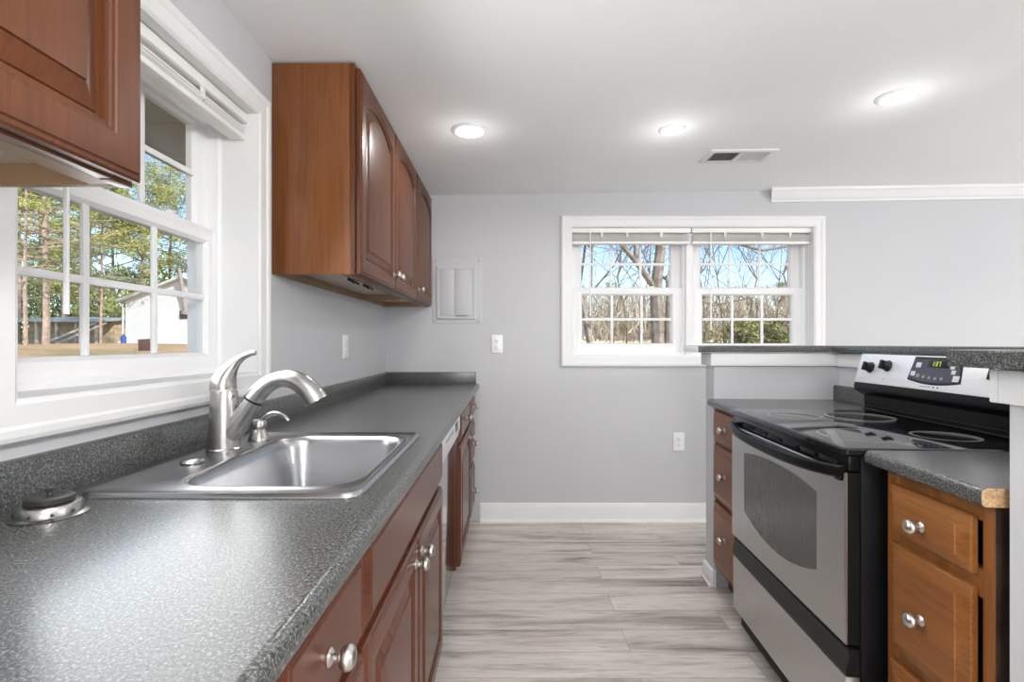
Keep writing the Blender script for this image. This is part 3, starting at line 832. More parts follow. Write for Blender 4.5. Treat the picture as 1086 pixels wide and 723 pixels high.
def ctop(poly): m.loops([[(x, y, z0+.004) for x, y in ins(poly, .002)], [(x, y, z1-.006) for x, y in ins(poly, 0)], [(x, y, z1-.0015) for x, y in ins(poly, .002)], [(x, y, z1) for x, y in ins(poly, .006)]])
def ins(poly, d):
    n = len(poly); out = []
    for i in range(n):
        a, b, c = Vector(poly[i-1]), Vector(poly[i]), Vector(poly[(i+1) % n])
        e1 = (b-a).normalized(); e2 = (c-b).normalized()
        n1 = Vector((-e1.y, e1.x)); n2 = Vector((-e2.y, e2.x))
        k = (n1+n2)/(1+n1.dot(n2)); out.append(tuple(b+k*d))
    return out
poly = [(-.052, -.030), (-.052, .215), (WQ+.33, .215), (WQ+.33, -1.86), (-.042, -1.86), (-.042, -1.487), (WQ-.055, -1.487), (WQ-.035, -.80), (WQ-.045, -.030)]
poly = poly[::-1]
ctop(poly)
o = m.build('bar_top', 'granite', None, PEN)
m = MB(); pbox(m, -.0545, -.0522, -.214, .028, z0+.003, z1-.003, .001); tag(m.build('lit_end_strip', 'trim', o, PEN), 'white strip standing in for the lit end face')  # white strip paints in the light on the bar's end face
tag(o, 'raised U-shaped speckled grey bar top capping the half wall', 'bar top')

# ---- peninsula counters
def pen_counter(label, p0, p1, end_raw=False, splash=None):
    root = thing('countertop', label, 'countertop', (.30, -(p0+p1)/2, .884), None, PEN)
    prof = [(WQ-.001, .885), (.012, .885)]
    for i in range(5): a = -math.pi/2 - math.pi/2*i/4; prof.append((.012+.012*math.cos(a), .897+.012*math.sin(a)))
    for i in range(7): a = math.pi - math.pi/2*i/6; prof.append((.014+.014*math.cos(a), .906+.014*math.sin(a)))
    prof.append((WQ-.001, .920))
    m = MB(); m.loops([[(x, -p0, z) for x, z in prof], [(x, -p1, z) for x, z in prof]])
    m.build('slab', 'granite', root, PEN)
    if splash:
        a, b = splash; m = MB()
        pr = [(WQ-.001, .920), (WQ-.021, .920), (WQ-.021, .980), (WQ-.018, .987), (WQ-.012, .990), (WQ-.001, .990)]
        m.loops([[(x, -a, z) for x, z in pr], [(x, -b, z) for x, z in pr]]); m.build('backsplash', 'granite', root, PEN)
    if end_raw:
        pr = [(max(.002, x), z) for x, z in prof]; m = MB()
        m.loops([[(x, -p1-.0002, z) for x, z in pr], [(x, -p1-.0012, z) for x, z in pr]])
        tag(m.build('raw_end', 'rawwood', root, PEN), 'bare unlaminated wood-brown end')
    return root
pen_counter('short speckled counter between the half wall and the range', .001, .398, splash=(.001, .398))
pen_counter('speckled counter with a bare wood end nearest the right edge', 1.180, 1.512, True)

def drawer_bank(label, p0, p1, u0, u1, fm, fz, drawers, kn):
    root = thing('drawer_base_cabinet', label, 'cabinet', (.32, -(p0+p1)/2, 0), None, PEN)
    F = pen_face(.040); t = .030
    m = MB(); a, b = -p1, -p0
    m.box((.058, b-.016, .105), (WQ-.01, b, .884)).box((.058, a, .105), (WQ-.01, a+.016, .884))
    m.box((.058, a+.016, .105), (WQ-.01, b-.016, .12)).build('carcass', fz, root, PEN)
    m = MB()
    m.box((p0, .105, -.018), (u0+.012, .884, 0), .001).box((min(u1+.010, p1-.02), .105, -.018), (p1, .884, 0), .001)
    for v0, v1 in ((.105, .135), (.424, .464), (.695, .75), (.845, .8838)): m.box((u0+.012, v0, -.0178), (min(u1+.010, p1-.02), v1, -.0004))
    m.build('face_frame', fz, root, F)
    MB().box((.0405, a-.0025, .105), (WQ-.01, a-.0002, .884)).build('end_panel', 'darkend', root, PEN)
    MB().box((.066, a+.017, .121), (.070, b-.017, .884)).build('gap_shade_sheet', 'gapdark', root, PEN)  # near-black sheet, the open gap's shade put into its colour
    MB().box((.10, a, .001), (WQ-.01, b, .105)).build('toe_kick', 'kick', root, PEN)
    for (v0, v1), k in zip(drawers, kn):
        d = door(root, 'drawer', fm, u0, u1, v0, v1, F, [(0, 0), (0, .010), (.003, .013), (.0045, .0132), (.026, .0205), (.0270, .0232), (.030, .024), (.034, .024)], 0, .001)
        knob(d, (u0+u1)/2 if k[0] is None else k[0], k[1], .023, F)
    return root
drawer_bank('brown three-drawer base cabinet between the half wall and the range', .001, .400, .012, .385, 'maple', 'maple_z',
            [(.722, .866), (.452, .702), (.130, .428)], [(.185, .796), (.185, .585), (.185, .298)])
drawer_bank('golden oak drawer cabinet at the right edge beyond the range', 1.205, 1.496, 1.232, 1.460, 'oak', 'oak_z',
            [(.738, .853), (.462, .712), (.130, .432)], [(1.345, .787), (1.345, .582), (1.345, .29)])

# ------------------------------------------------------------------ range
RP0, RP1 = .406, 1.168
root = thing('electric_range', 'stainless and black freestanding electric range in the peninsula', 'range', (.25, -(RP0+RP1)/2, 0), None, PEN)
m = MB()
pbox(m, .0, .560, RP0, RP1, .045, .902, .004)
pbox(m, .055, .56, RP0+.02, RP1-.02, .02, .06)
m.build('body', 'blackside', root, PEN)
for q in (.06, .50):
    for p in (RP0+.05, RP1-.05):
        MB().lathe([(.018, .0), (.018, .008), (.010, .012), (.010, .045)], (q, -p, .001), (0, 0, 1), 12).build('foot', 'blackplastic', root, PEN)
m = MB()
ls = []
for i, z in ((.004, .903), (0, .907), (0, .918), (.003, .922), (.008, .9235)):
    ls.append(rrect(-.046+i, .480-i, -RP1-.006+i, -RP0+.006-i, .012, z, 5))
m.loops(ls); ck = m.build('cooktop', 'ceramic', root, PEN)
def ring(q, p, r):
    m = MB(); m.lathe([(r-.004, .9233), (r-.004, .9239), (r+.004, .9239), (r+.004, .9233)], (q, -p, 0), (0, 0, 1), 48)
    m.build('burner_ring', 'ring', ck, PEN)
for a in ((.115, .60, .085), (.115, .985, .110), (.345, .60, .105), (.345, .985, .078)): ring(*a)
# front trim under the cooktop, with vents
m = MB(); pbox(m, -.030, .0, RP0+.002, RP1-.002, .862, .902, .004)
fp = m.build('front_trim', 'black', root, PEN)
for i in range(6):
    p = RP0+.10+i*.105; m = MB(); pbox(m, -.0312, -.029, p, p+.085, .868, .880, .001); m.build('vent_slot', 'blackplastic', fp, PEN)
# oven door (face pieces in pen_face coords: u=p, v=z, w=-q)
RF = pen_face(0)
dp0, dp1, dz0, dz1 = RP0+.006, RP1-.004, .418, .858
m = MB(); m.loops([[(dp0+i, dz0+i, w), (dp1-i, dz0+i, w), (dp1-i, dz1-i, w), (dp0+i, dz1-i, w)] for i, w in ((0, .002), (0, .030), (.002, .032), (.004, .032))])
dr = m.build('oven_door', 'blackside', root, RF)
m = MB(); m.loops([[(dp0+i, dz0+i, w), (dp1-i, dz0+i, w), (dp1-i, dz1-i, w), (dp0+i, dz1-i, w)] for i, w in ((.0, .0315), (.0, .0355), (.003, .038), (.008, .038))])
m.build('door_skin', 'steel', dr, RF)
def winpoly(g):
    u0, u1, pts = .535, 1.035, []
    K = 16; rb = .012
    for i in range(K+1):
        t = i/K; u = u0-g+(u1-u0+2*g)*t; s = 1-(2*t-1)**2
        pts.append((u, .552-.052*s-g))
    for i in range(K+1):
        t = 1-i/K; u = u0-g+(u1-u0+2*g)*t; s = 1-(2*t-1)**2
        pts.append((u, .772+.022*s+g))
    return pts
m = MB(); m.loops([[(u, v, w) for u, v in winpoly(g)] for g, w in ((.0022, .0378), (.0022, .0386), (.0004, .0388), (0, .0384))], cap0=False, cap1=False)
m.build('window_bezel', 'steel', dr, RF)
m = MB(); m.loops([[(u, v, w) for u, v in winpoly(0)] for w in (.0375, .0386)]); m.build('door_window', 'ovenglass', dr, RF)
# bowed handle
m = MB(); ls = []
K = 20
for i in range(K+1):
    t = i/K; u = dp0+.004+(dp1-dp0-.008)*t; bow = .034*(1-(2*t-1)**4); dz = -.016*(1-(2*t-1)**2)
    w = .040+bow; z = .860+dz
    ls.append([(u, z-.016, w-.006), (u, z-.017, w+.002), (u, z-.012, w+.009), (u, z, w+.012), (u, z+.012, w+.009), (u, z+.016, w+.002), (u, z+.015, w-.006)])
m.loops(ls)
hd = m.build('door_handle', 'handleblack', dr, RF)
for u in (dp0+.016, dp1-.020):
    MB().box((u-.014, .835, .030), (u+.014, .872, .050), .005).build('handle_mount', 'black', dr, RF)
# storage drawer
m = MB(); m.loops([[(dp0+i, .122+i, w), (dp1-i, .122+i, w), (dp1-i, .335-i*.2, w), (dp0+i, .335-i*.2, w)] for i, w in ((0, .002), (0, .028), (.004, .034), (.008, .034))])
sd_ = m.build('storage_drawer', 'steel', root, RF)
m = MB(); ls = []
for u in (dp0, dp1):
    ls.append([(u, .336, .002), (u, .336, .034), (u, .352, .036), (u, .385, .027), (u, .400, .030), (u, .404, .027), (u, .404, .002)])
m.loops(ls); m.build('drawer_pull', 'blackplastic', sd_, RF)
# back guard
m = MB(); pr = [(.485, .924), (.482, .985), (.462, .995), (.446, 1.006), (.443, 1.022), (.447, 1.036), (.477, 1.147), (.484, 1.151), (.545, 1.128), (.560, 1.05), (.560, .90), (.485, .90)]
m.loops([[(q, -RP0, z) for q, z in pr], [(q, -RP1, z) for q, z in pr]]); bg = m.build('backguard', 'black', root, PEN)
m = MB(); m.tube([(.478, -RP0-.01, .9300), (.478, -RP1+.01, .9300)], .0055, 10).tube([(.482, -RP0-.01, .944), (.482, -RP1+.01, .944)], .0035, 8)
m.build('rear_trim_bar', 'black', bg, PEN)
# slanted silver panel: own frame, u = p, v along the slope, w out
s0 = Vector((.4465, 0, 1.0365)); s1 = Vector((.4768, 0, 1.1475)); sv = (s1-s0); SL = sv.length; sv.normalize()
nw = Vector((-sv.z, 0, sv.x))
SF = PEN @ Matrix(((0, sv.x, nw.x, s0.x), (-1, 0, 0, 0), (0, sv.z, nw.z, s0.z), (0, 0, 0, 1)))
m = MB(); m.box((RP0+.001, 0, -.002), (RP1-.001, SL, .0025), .0015); cp = m.build('control_panel', 'chromeface', bg, SF)
for u, v in ((.482, .062), (.574, .072), (.965+.06, .062), (1.115, .058)):
    kb = MB().lathe([(.021, .002), (.021, .005), (.0185, .007), (.0175, .012), (.0165, .022), (.0150, .024), (0, .0245)], (u, v, .001), (0, 0, 1), 24).build('control_knob', 'blackplastic', cp, SF)
    MB().box((u-.005, v-.0165, .024), (u+.005, v+.0165, .034), .002).build('grip', 'blackplastic', kb, SF)
for u, v in ((.445, .018), (.565, .022)): MB().lathe([(.0022, .002), (.0022, .0031), (0, .0032)], (u, v, 0), (0, 0, 1), 8).build('indicator_light', 'inkgrey', cp, SF)
MB().lathe([(.0028, .002), (.0028, .0031), (0, .0032)], (1.055, .024, 0), (0, 0, 1), 8).build('indicator_light', 'dark', cp, SF)
def disp(g):
    u0, u1 = .688-g, .902+g; pts = []
    K = 12
    for i in range(K+1):
        t = i/K; s = 1-(2*t-1)**2; pts.append((u0+(u1-u0)*t, .033-.012*s-g))
    for i in range(K+1):
        t = 1-i/K; pts.append((u0+.012+(u1-u0-.024)*t, .108+g))
    return pts
m = MB(); m.loops([[(u, v, w) for u, v in disp(g)] for g, w in ((.003, .0024), (.003, .0034), (0, .0036))]); m.build('display_bezel', 'blackplastic', cp, SF)
m = MB(); m.loops([[(u, v, w) for u, v in disp(-.004)] for w in (.0034, .0042)]); dpf = m.build('display_face', 'dispface', cp, SF)
MB().box((.762, .076, .0041), (.845, .100, .0046), .0005).build('clock_screen', 'blackplastic', dpf, SF)
SEG = {'1': 'bc', '3': 'abgcd', '7': 'abc'}
def digit(chx, u, v, h=.0135, w=.0055, t=.0011):
    m = MB(); s = {'a': (u, v+h, u+w, v+h), 'g': (u, v+h/2, u+w, v+h/2), 'd': (u, v, u+w, v), 'b': (u+w, v+h/2, u+w, v+h), 'c': (u+w, v, u+w, v+h/2)}
    for k in SEG[chx]:
        x0_, y0_, x1_, y1_ = s[k]; m.box((x0_-t, y0_-t, .0046), (x1_+t, y1_+t, .0049))
    m.build('clock_digit', 'digit', dpf, SF)
digit('1', .779, .082); digit('3', .794, .082); digit('7', .806, .082)
MB().box((.7885, .085, .0046), (.7902, .087, .0049)).box((.7885, .0905, .0046), (.7902, .0925, .0049)).build('clock_digit', 'digit', dpf, SF)
for (u, v, r, mt_) in ((.722, .082, .011, 'btn'), (.706, .052, .010, 'btn'), (.730, .046, .0075, 'btn2'), (.862, .080, .008, 'btn'), (.870, .064, .008, 'btn'), (.885, .044, .012, 'btn'), (.880, .092, .008, 'btn'), (.755, .043, .006, 'btn2'), (.78, .041, .006, 'btn2'), (.805, .040, .006, 'btn2'), (.83, .041, .006, 'btn2')):
    m = MB(); m.box((u-r, v-r*.8, .0041), (u+r, v+r*.8, .0050), .0004); m.build('touch_button', mt_, dpf, SF)
for i in range(9): 
    u = .748+i*.0052; MB().box((u, .0095, .0024), (u+.0034, .0125, .0028)).build('printed_mark', 'inkgrey', cp, SF)
for u in (.803, .820): MB().box((u, .0085, .0024), (u+.006, .0135, .0028)).build('printed_mark', 'dark', cp, SF)
MB().box((.975+.04, .036, .0024), (.985+.045, .041, .0027)).build('printed_mark', 'btn2', cp, SF)

# ------------------------------------------------------------------ outdoors
def gz(x, y):
    d = max(max(0, -1.03 - x), max(0, y-3.55))
    h = -.12 + .062*d
    if h > 1.14: h = 1.14 + (h-1.14)*.03
    return h + .04*math.sin(x*.9+y*.3)*min(1, d/8) + .03*math.sin(y*.7-x*.4)*min(1, d/8)
bm = bmesh.new(); grid = {}
xs = [-90+2*i for i in range(42)] + [-6.5, -5, -4, -3, -2, -1.6]
xs2 = [-1.031, 0, 2, 4, 6, 8, 10, 14, 18, 24, 30, 38, 46, 56, 66]
ys = [-30+3*i for i in range(11)]+[2, 3.556] + [4.5, 6, 8, 10, 12, 14, 17, 20, 23, 26, 29, 32, 35, 38, 42, 46, 50, 56, 62, 70, 80, 95, 110]
allx = xs+xs2
for i, x in enumerate(allx):
    for j, y in enumerate(ys): grid[i, j] = bm.verts.new((x, y, gz(x, y)))
for i in range(len(allx)-1):
    for j in range(len(ys)-1):
        if allx[i] >= -1.04 and ys[j+1] <= 3.56: continue
        bm.faces.new((grid[i, j], grid[i+1, j], grid[i+1, j+1], grid[i, j+1]))
m = MB(); m.add(bm); struct(m.build('ground', 'ground', smooth=60))

def P(px, Y): return (px-541)/530*Y
# ---- white shed
sy = 29.0; sx0, sxa = P(133, sy), P(196, sy); sx1 = 2*sxa-sx0; sb = gz(sxa, sy)-.05
ez = 1.19+(364-319)/530*sy; rz = 1.19+(364-295)/530*sy
root = thing('garden_shed', 'white gabled metal shed across the yard beyond the sink window', 'shed', (sxa, sy+2.5, sb))
MB().prism([(sx0, sb), (sx1, sb), (sx1, ez), (sxa, rz), (sx0, ez)], 1, sy, sy+6).build('walls', 'siding', root)
m = MB(); tt = .14; ov = .35; sl = (rz-ez)/(sxa-sx0)
m.prism([(sx0-ov, ez-ov*sl+.02), (sxa, rz+.02), (sx1+ov, ez-ov*sl+.02), (sx1+ov, ez-ov*sl+tt), (sxa, rz+tt), (sx0-ov, ez-ov*sl+tt)], 1, sy-.35, sy+6.3)
m.build('roof', 'shedroof', root)
m = MB(); m.tube([(sx0-.25, sy-.2, ez-.1), (sx0-.08, sy-.08, ez-.4), (sx0-.08, sy-.08, sb+.25), (sx0-.2, sy-.3, sb+.15)], .05, 8)
m.build('downspout', 'siding', root)
for z in (1.19+(364-331.5)/530*sy, 1.19+(364-336)/530*sy):
    X = P(196, sy); MB().box((X-.30, sy-.03, z-.12), (X+.30, sy+.02, z+.12), .01).build('window', 'dispface', root)
m = MB(); a = Vector((P(190, sy-.6), sy-.6, 1.19+(364-284)/530*(sy-.6))); b = Vector((P(197, sy-.12), sy-.12, 1.19+(364-329)/530*(sy-.12)))
m.tube([a, b], [.09, .13], 10); m.lathe([(.10, 0), (.24, -.04), (.20, -.22), (0, -.28)], tuple(b), (0, 0, 1), 14)
m.build('slanted_flue_pipe', 'poleg', root)
X = P(131, 28); o = MB().lathe([(.13, 0), (.14, .04), (.14, .38), (.05, .46), (.05, .52), (0, .53)], (X, 28, gz(X, 28)), (0, 0, 1), 14).build('jug', 'bluepl')
tag(o, 'small blue container at the foot of the white shed corner', 'container')
# ---- low barn behind the pines
by = 33; x0b, x1b = P(12, by), P(106, by); gb = gz(x0b, by)-.1
root = thing('lean_to_barn', 'long low open barn with grey roof behind the pine trunks', 'barn', ((x0b+x1b)/2, by+1.5, gb))
MB().box((x0b, by+1.2, gb), (x1b, by+3.5, gb+1.75)).build('walls', 'tan', root)
MB().prism([(by-.2, gb+1.60), (by+3.8, gb+2.0), (by+3.8, gb+2.12), (by-.2, gb+1.78)], 0, x0b-.3, x1b+.3).build('roof', 'barnroof', root)
for k in range(5):
    X = x0b+.3+(x1b-x0b-.6)*k/4; MB().box((X-.07, by, gb), (X+.07, by+.14, gb+1.65)).build('post', 'plank', root)
for k, px in enumerate((57, 70)):
    X = P(px, 30); a = Vector((X-.25, 29.6, gz(X, 29.6))); b = Vector((X+.30, 32.6, gb+1.5))
    o = MB().tube([a, a.lerp(b, .5), b], [.09, .08, .07], 6).build('leaning_plank', 'plank')
    tag(o, ('weathered plank leaning on the low barn, left one of the pair', 'weathered plank leaning on the low barn, right one of the pair')[k], 'plank')

# ---- trees
def tri_cloud(rnd, centers, rad, n, size, wid):
    V, Fc = [], []
    for c in centers:
        for _ in range(n):
            d = Vector((rnd.gauss(0, 1), rnd.gauss(0, 1), rnd.gauss(0, .6))); d = d.normalized()*rad*rnd.random()**.5
            p = Vector(c)+d
            t = Vector((rnd.gauss(0, 1), rnd.gauss(0, 1), rnd.gauss(0, .7))).normalized()*size*rnd.uniform(.6, 1.3)
            s = t.cross(Vector((rnd.gauss(0, 1), rnd.gauss(0, 1), rnd.gauss(0, 1)))).normalized()*wid*rnd.uniform(.6, 1.3)
            i = len(V); V += [p-t*.5, p+s*.5, p+t*.5, p-s*.5]; Fc.append((i, i+1, i+2, i+3))
    return V, Fc
def mesh_obj(name, V, Fc, mt, parent=None, off=Vector((0, 0, 0))):
    me = bpy.data.meshes.new(name); me.from_pydata([tuple(Vector(v)-off) for v in V], [], Fc); me.materials.append(M[mt])
    o = bpy.data.objects.new(name, me); COL.objects.link(o)
    if parent: o.parent = parent; WM[o.name] = WM[parent.name]
    return o
def branch_tubes(segs, n=5):
    V, Fc = [], []
    for a, b, r0, r1 in segs:
        t = (b-a).normalized(); u = t.orthogonal().normalized(); w = t.cross(u); i = len(V)
        for p, r in ((a, r0), (b, r1)):
            for k in range(n): V.append(p+(u*math.cos(2*math.pi*k/n)+w*math.sin(2*math.pi*k/n))*r)
        for k in range(n): Fc.append((i+k, i+(k+1) % n, i+n+(k+1) % n, i+n+k))
    return V, Fc
def pine_meshes(seed, H, r, lo, needle, spread, bare=.25, count=34, n=34):
    rnd = random.Random(seed); segs = []; cent = []
    p = Vector((0, 0, -.2)); lean = Vector((rnd.uniform(-.03, .03), rnd.uniform(-.03, .03), 1)); N = 9
    tr = [p]
    for i in range(N): p = p + (lean+Vector((rnd.uniform(-.03, .03), rnd.uniform(-.03, .03), 0)))*(H/N); tr.append(p)
    for i in range(N): segs.append((tr[i], tr[i+1], r*(1-.8*i/N), r*(1-.8*(i+1)/N)))
    for k in range(count):
        f = lo+(1-lo)*(k+rnd.random())/count; q = f*N; i = min(int(q), N-1); base = tr[i].lerp(tr[i+1], q-i)
        L = spread*(1.15-f)*rnd.uniform(.55, 1.1)+.4; a = rnd.uniform(0, 6.283)
        d = Vector((math.cos(a), math.sin(a), rnd.uniform(-.1, .45)))
        mid = base+d*L*.5+Vector((0, 0, -.05*L)); tip = base+d*L
        segs.append((base, mid, .045, .03)); segs.append((mid, tip, .03, .012))
        if rnd.random() > bare+.12:
            cent += [tip, mid.lerp(tip, .55)+Vector((rnd.uniform(-.4, .4), rnd.uniform(-.4, .4), rnd.uniform(-.1, .3)))]
            if rnd.random() < .7: cent.append(mid+Vector((rnd.uniform(-.5, .5), rnd.uniform(-.5, .5), .15)))
    cent.append(tr[-1])
    return branch_tubes(segs), tri_cloud(rnd, cent, .66, int(n*1.5), .30, .055)
def plant(kind_name, label, cat, trunk_mesh, foliage_mesh, x, y, s=1, rz=0, group=None, sink=.1, z=None):
    o = bpy.data.objects.new(kind_name, None); COL.objects.link(o); o.empty_display_size = .2
    o.location = (x, y, (gz(x, y) if z is None else z)-sink*.3); o.rotation_euler = (0, 0, rz); o.scale = (s, s, s)
    tag(o, label, cat, group)
    for nm, me in (('trunk', trunk_mesh), ('foliage', foliage_mesh)):
        if me is None: continue
        c = bpy.data.objects.new(nm, me); COL.objects.link(c); c.parent = o
    return o
def to_mesh(name, VF, mt):
    me = bpy.data.meshes.new(name); me.from_pydata([tuple(v) for v in VF[0]], [], VF[1]); me.materials.append(M[mt]); return me
PINES = []
for k, (H, r, lo, sp, nd, cnt, nn) in enumerate(((13, .13, .22, 3.2, 'needle', 46, 40), (15, .17, .30, 3.4, 'needle', 46, 40), (11, .085, .25, 2.2, 'needle_dark', 34, 30), (9, .11, .08, 2.8, 'needle', 46, 46))):
    tv, fv = pine_meshes(10+k, H, r, lo, nd, sp, count=cnt, n=nn)
    PINES.append((to_mesh('trunk', tv, 'pinebark'), to_mesh('foliage', fv, nd)))
LP = [ # px, Y, kind, scale, label
    (27, 22.5, 2, 1.1, 'slim pine at the far left of the sink window, trunk nearest the left casing'),
    (48, 23.5, 1, .95, 'thick-trunked pine in front of the low barn'),
    (86, 25, 0, 1.0, 'pine with pale trunk between the low barn and the middle of the sink window'),
    (107, 27, 2, .95, 'slender leaning pine just left of the white shed'),
    (68, 36, 1, 1.1, 'tall pine behind the low barn, above its middle'),
    (20, 34, 0, 1.1, 'tall pine behind the left end of the low barn'),
    (118, 40, 0, 1.15, 'yellow-green pine behind the left corner of the white shed'),
    (150, 38, 3, 1.35, 'broad yellow-green pine behind the left slope of the shed roof'),
    (180, 41, 1, 1.0, 'pine crown rising behind the ridge of the white shed'),
    (212, 39, 3, 1.4, 'broad pine behind the right slope of the shed roof'),
    (98, 45, 3, 1.7, 'wide dense pine farthest back between barn and shed'),
    (44, 46, 3, 1.7, 'wide dense pine farthest back behind the barn roof'),
    (165, 52, 1, 1.3, 'tallest pine far behind the white shed'),
]
for i, (px, Y, k, s, lb) in enumerate(LP):
    plant('pine_tree', lb, 'tree', PINES[k][0], PINES[k][1], P(px, Y), Y, s, i*1.3, 'pines around the shed yard')
# woods edge low brush
def brush(name, lab, spots, seed, mt, n, h, size, wid):
    rnd = random.Random(seed); V, Fc = [], []
    for (x, y, sp) in spots:
        for _ in range(n):
            X, Y = x+rnd.gauss(0, sp), y+rnd.gauss(0, sp*.6); z = gz(X, Y)+rnd.random()**1.4*h
            t = Vector((rnd.gauss(0, .5), rnd.gauss(0, .5), rnd.uniform(.4, 1.2))).normalized()*size*rnd.uniform(.5, 1.6)
            s = Vector((rnd.gauss(0, 1), rnd.gauss(0, 1), .2)).normalized()*wid*rnd.uniform(.5, 1.4)
            i = len(V); p = Vector((X, Y, z)); V += [p, p+t*.5+s*.5, p+t, p+t*.5-s*.5]; Fc.append((i, i+1, i+2, i+3))
    o = mesh_obj(name, V, Fc, mt); tag(o, lab, 'brush', None, 'stuff'); return o
brush('undergrowth', 'dark green undergrowth along the pine wood edge', [(P(px, 44), 44+random.Random(px).uniform(-4, 6), 3.0) for px in range(0, 240, 22)], 5, 'needle_dark', 420, 5.5, .9, .22)

# ---- bare woods beyond the back window
def bare_meshes(seed, H, r, depth=4, first=.3, twist=.5, kids=(2, 3), blen=.62):
    rnd = random.Random(seed); segs = []
    def grow(a, d, L, rr, lev):
        n = 3; p = a
        for i in range(n):
            d2 = (d+Vector((rnd.gauss(0, .10), rnd.gauss(0, .10), rnd.gauss(0, .06)+.03))).normalized(); q = p+d2*(L/n)
            r1 = rr*(1-.38*(i+1)/n); segs.append((p, q, rr*(1-.38*i/n), r1)); p = q; d = d2
            if lev < depth and (lev > 0 or i >= 1):
                for _ in range(rnd.choice((0, 1, 1) if lev else (1, 2))):
                    a_ = rnd.uniform(0, 6.283); s = Vector((math.cos(a_), math.sin(a_), rnd.uniform(-.1, .6))).normalized()
                    grow(p, (d*(1-twist)+s*twist*1.3).normalized(), L*blen*rnd.uniform(.7, 1.1), r1*.55, lev+1)
        if lev < depth:
            for _ in range(rnd.choice(kids)):
                s = Vector((rnd.gauss(0, 1), rnd.gauss(0, 1), rnd.gauss(.3, .5))).normalized()
                grow(p, (d+s*.7).normalized(), L*.7*rnd.uniform(.8, 1.1), rr*.58, lev+1)
    grow(Vector((0, 0, -.2)), Vector((0, 0, 1)), H*.42, r, 0)
    return segs
BARE = []
for k, (H, r, dp) in enumerate(((9, .095, 3), (8, .05, 4), (10, .085, 3), (6, .03, 4))):
    BARE.append(to_mesh('trunk', branch_tubes(bare_meshes(40+k, H, r, dp), 5), 'greybark' if k in (0, 2) else 'twig'))
# big double-trunk tree right of the left sash, with its lit split trunk
rnd = random.Random(77); segs = []
def chain(pts, rs):
    for i in range(len(pts)-1): segs.append((Vector(pts[i]), Vector(pts[i+1]), rs[i], rs[i+1]))
chain([(0, 0, -.3), (.0, 0, 1.0), (-.05, 0, 2.0), (.04, .02, 2.7), (.10, .0, 3.6), (.14, .05, 5.5)], [.17, .135, .115, .10, .085, .06])
chain([(.20, -.05, -.3), (.17, -.06, .9), (.17, -.08, 1.9), (.14, -.05, 2.3)], [.12, .075, .045, .02])
chain([(-.02, 0, 2.0), (-.45, -.1, 2.55), (-1.0, -.1, 3.2), (-1.9, 0, 3.9)], [.07, .05, .04, .02])
chain([(-.45, -.1, 2.55), (-.5, -.1, 3.3), (-.7, .1, 4.4)], [.04, .03, .02])
chain([(.08, 0, 2.9), (.8, .3, 3.15), (1.6, .2, 3.05), (2.6, .1, 3.25), (3.6, .2, 3.15)], [.045, .035, .03, .024, .014])
chain([(.10, 0, 3.3), (1.0, -.2, 3.0), (1.9, -.2, 2.75), (2.8, -.2, 2.9), (3.7, -.2, 3.3)], [.04, .032, .026, .02, .01])
chain([(.05, 0, 2.3), (.7, .2, 1.95), (1.2, .3, 1.75), (1.9, .2, 1.9)], [.03, .025, .018, .01])
base = list(segs)
for (a, b, r0, r1) in base:
    if r0 > .10: continue
    for _ in range(5):
        p = a.lerp(b, rnd.random()); d = Vector((rnd.gauss(0, 1), rnd.gauss(0, .6), rnd.gauss(.4, .8))).normalized(); L = rnd.uniform(.3, 1.0)
        q = p+d*L; segs.append((p, q, .009, .005))
        for _ in range(2):
            d2 = (d+Vector((rnd.gauss(0, .6), rnd.gauss(0, .6), rnd.gauss(.1, .5)))).normalized(); q2 = q+d2*L*.6; segs.append((q, q2, .005, .003))
BIG = to_mesh('trunk', branch_tubes(segs, 8), 'greybark')
Y = 9.6; plant('bare_tree', 'large bare double-trunk tree at the right of the left back sash, closest to the house', 'tree', BIG, None, P(698, Y), Y, 1.0, 0, 'bare trees beyond the back window')
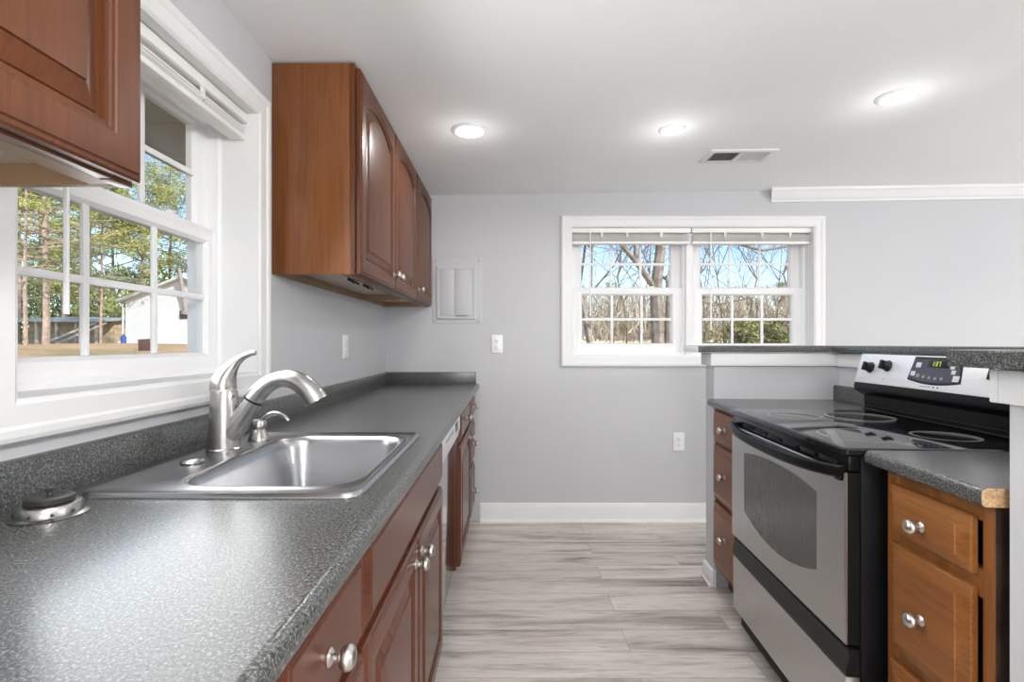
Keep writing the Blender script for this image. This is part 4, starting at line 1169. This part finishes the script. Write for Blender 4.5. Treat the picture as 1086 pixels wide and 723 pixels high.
BL = [ # px, Y, mesh, scale, label
    (635, 11.5, 0, .95, 'bare tree with a pale trunk in the left column of the left back sash'),
    (625, 13, 2, .8, 'thin dark bare trunk closest to the left casing of the back window'),
    (664, 22, 1, 1.0, 'slender bare tree through the middle column of the left back sash'),
    (650, 26, 3, 1.3, 'thin sapling between the left and middle columns of the left back sash'),
    (680, 24, 1, 1.1, 'bare sapling just left of the large double-trunk tree'),
    (748, 20, 1, 1.0, 'bare tree in the left column of the right back sash'),
    (768, 25, 3, 1.5, 'bare sapling in the right back sash near its first upright bar'),
    (795, 27, 1, 1.1, 'bare tree rising behind the green bush in the right back sash'),
    (824, 24, 3, 1.4, 'bare sapling in the right column of the right back sash'),
    (842, 21, 1, 1.05, 'bare tree nearest the right casing of the back window'),
]
for i, (px, Y, k, s, lb) in enumerate(BL):
    plant('bare_tree', lb, 'tree', BARE[k], None, P(px, Y), Y, s, i*1.7, 'bare trees beyond the back window')
for i, (px, Y, k, s, lb) in enumerate(((648, 46, 3, .62, 'short evergreen behind the bare trees in the left back sash'), (612, 48, 2, .60, 'evergreen far behind the left edge of the back window'), (832, 44, 3, .60, 'evergreen behind the right column of the right back sash'), (782, 50, 3, .62, 'evergreen far off behind the green bush of the right back sash'))):
    plant('pine_tree', lb, 'tree', PINES[k][0], PINES[k][1], P(px, Y), Y, s, i*2.1)
brush('thicket', 'tan winter thicket filling the woods below the back window sky', [(P(px, 30), 30+random.Random(px).uniform(-6, 8), 2.2) for px in range(585, 900, 12)], 6, 'brush', 420, 2.3, .9, .06)
# green bush
rnd = random.Random(9); cent = [(rnd.gauss(0, .75), rnd.gauss(0, .4), rnd.uniform(.35, 1.9)) for _ in range(60)]
bv = to_mesh('foliage', tri_cloud(rnd, cent, .35, 34, .20, .10), 'bushleaf')
bt = to_mesh('trunk', branch_tubes([(Vector((0, 0, -.1)), Vector(c), .03, .01) for c in cent[:24]], 5), 'twig')
for px, Y, s, lb in ((785, 14, .68, 'yellow-green bush in the middle column of the right back sash'), (822, 15.5, .66, 'olive bush in the right column of the right back sash')):
    plant('leafy_bush', lb, 'bush', bt, bv, P(px, Y), Y, s, px)
# brown box standing in the yard
X, Y = P(156.5, 20), 20.0; g = gz(X, Y)-.03; bm_ = Matrix.Translation((X, Y, g)) @ Matrix.Rotation(R(-4), 4, 'Y')
m = MB(); m.box((-.245, -.16, 0), (.245, .16, 1.36-g), .012, 2, mtx=bm_).box((-.19, -.168, .08), (.19, -.158, 1.30-g), .006, 2, mtx=bm_)
tag(m.build('box', 'brownpl'), 'small brown box in the yard in front of the white shed', 'box')
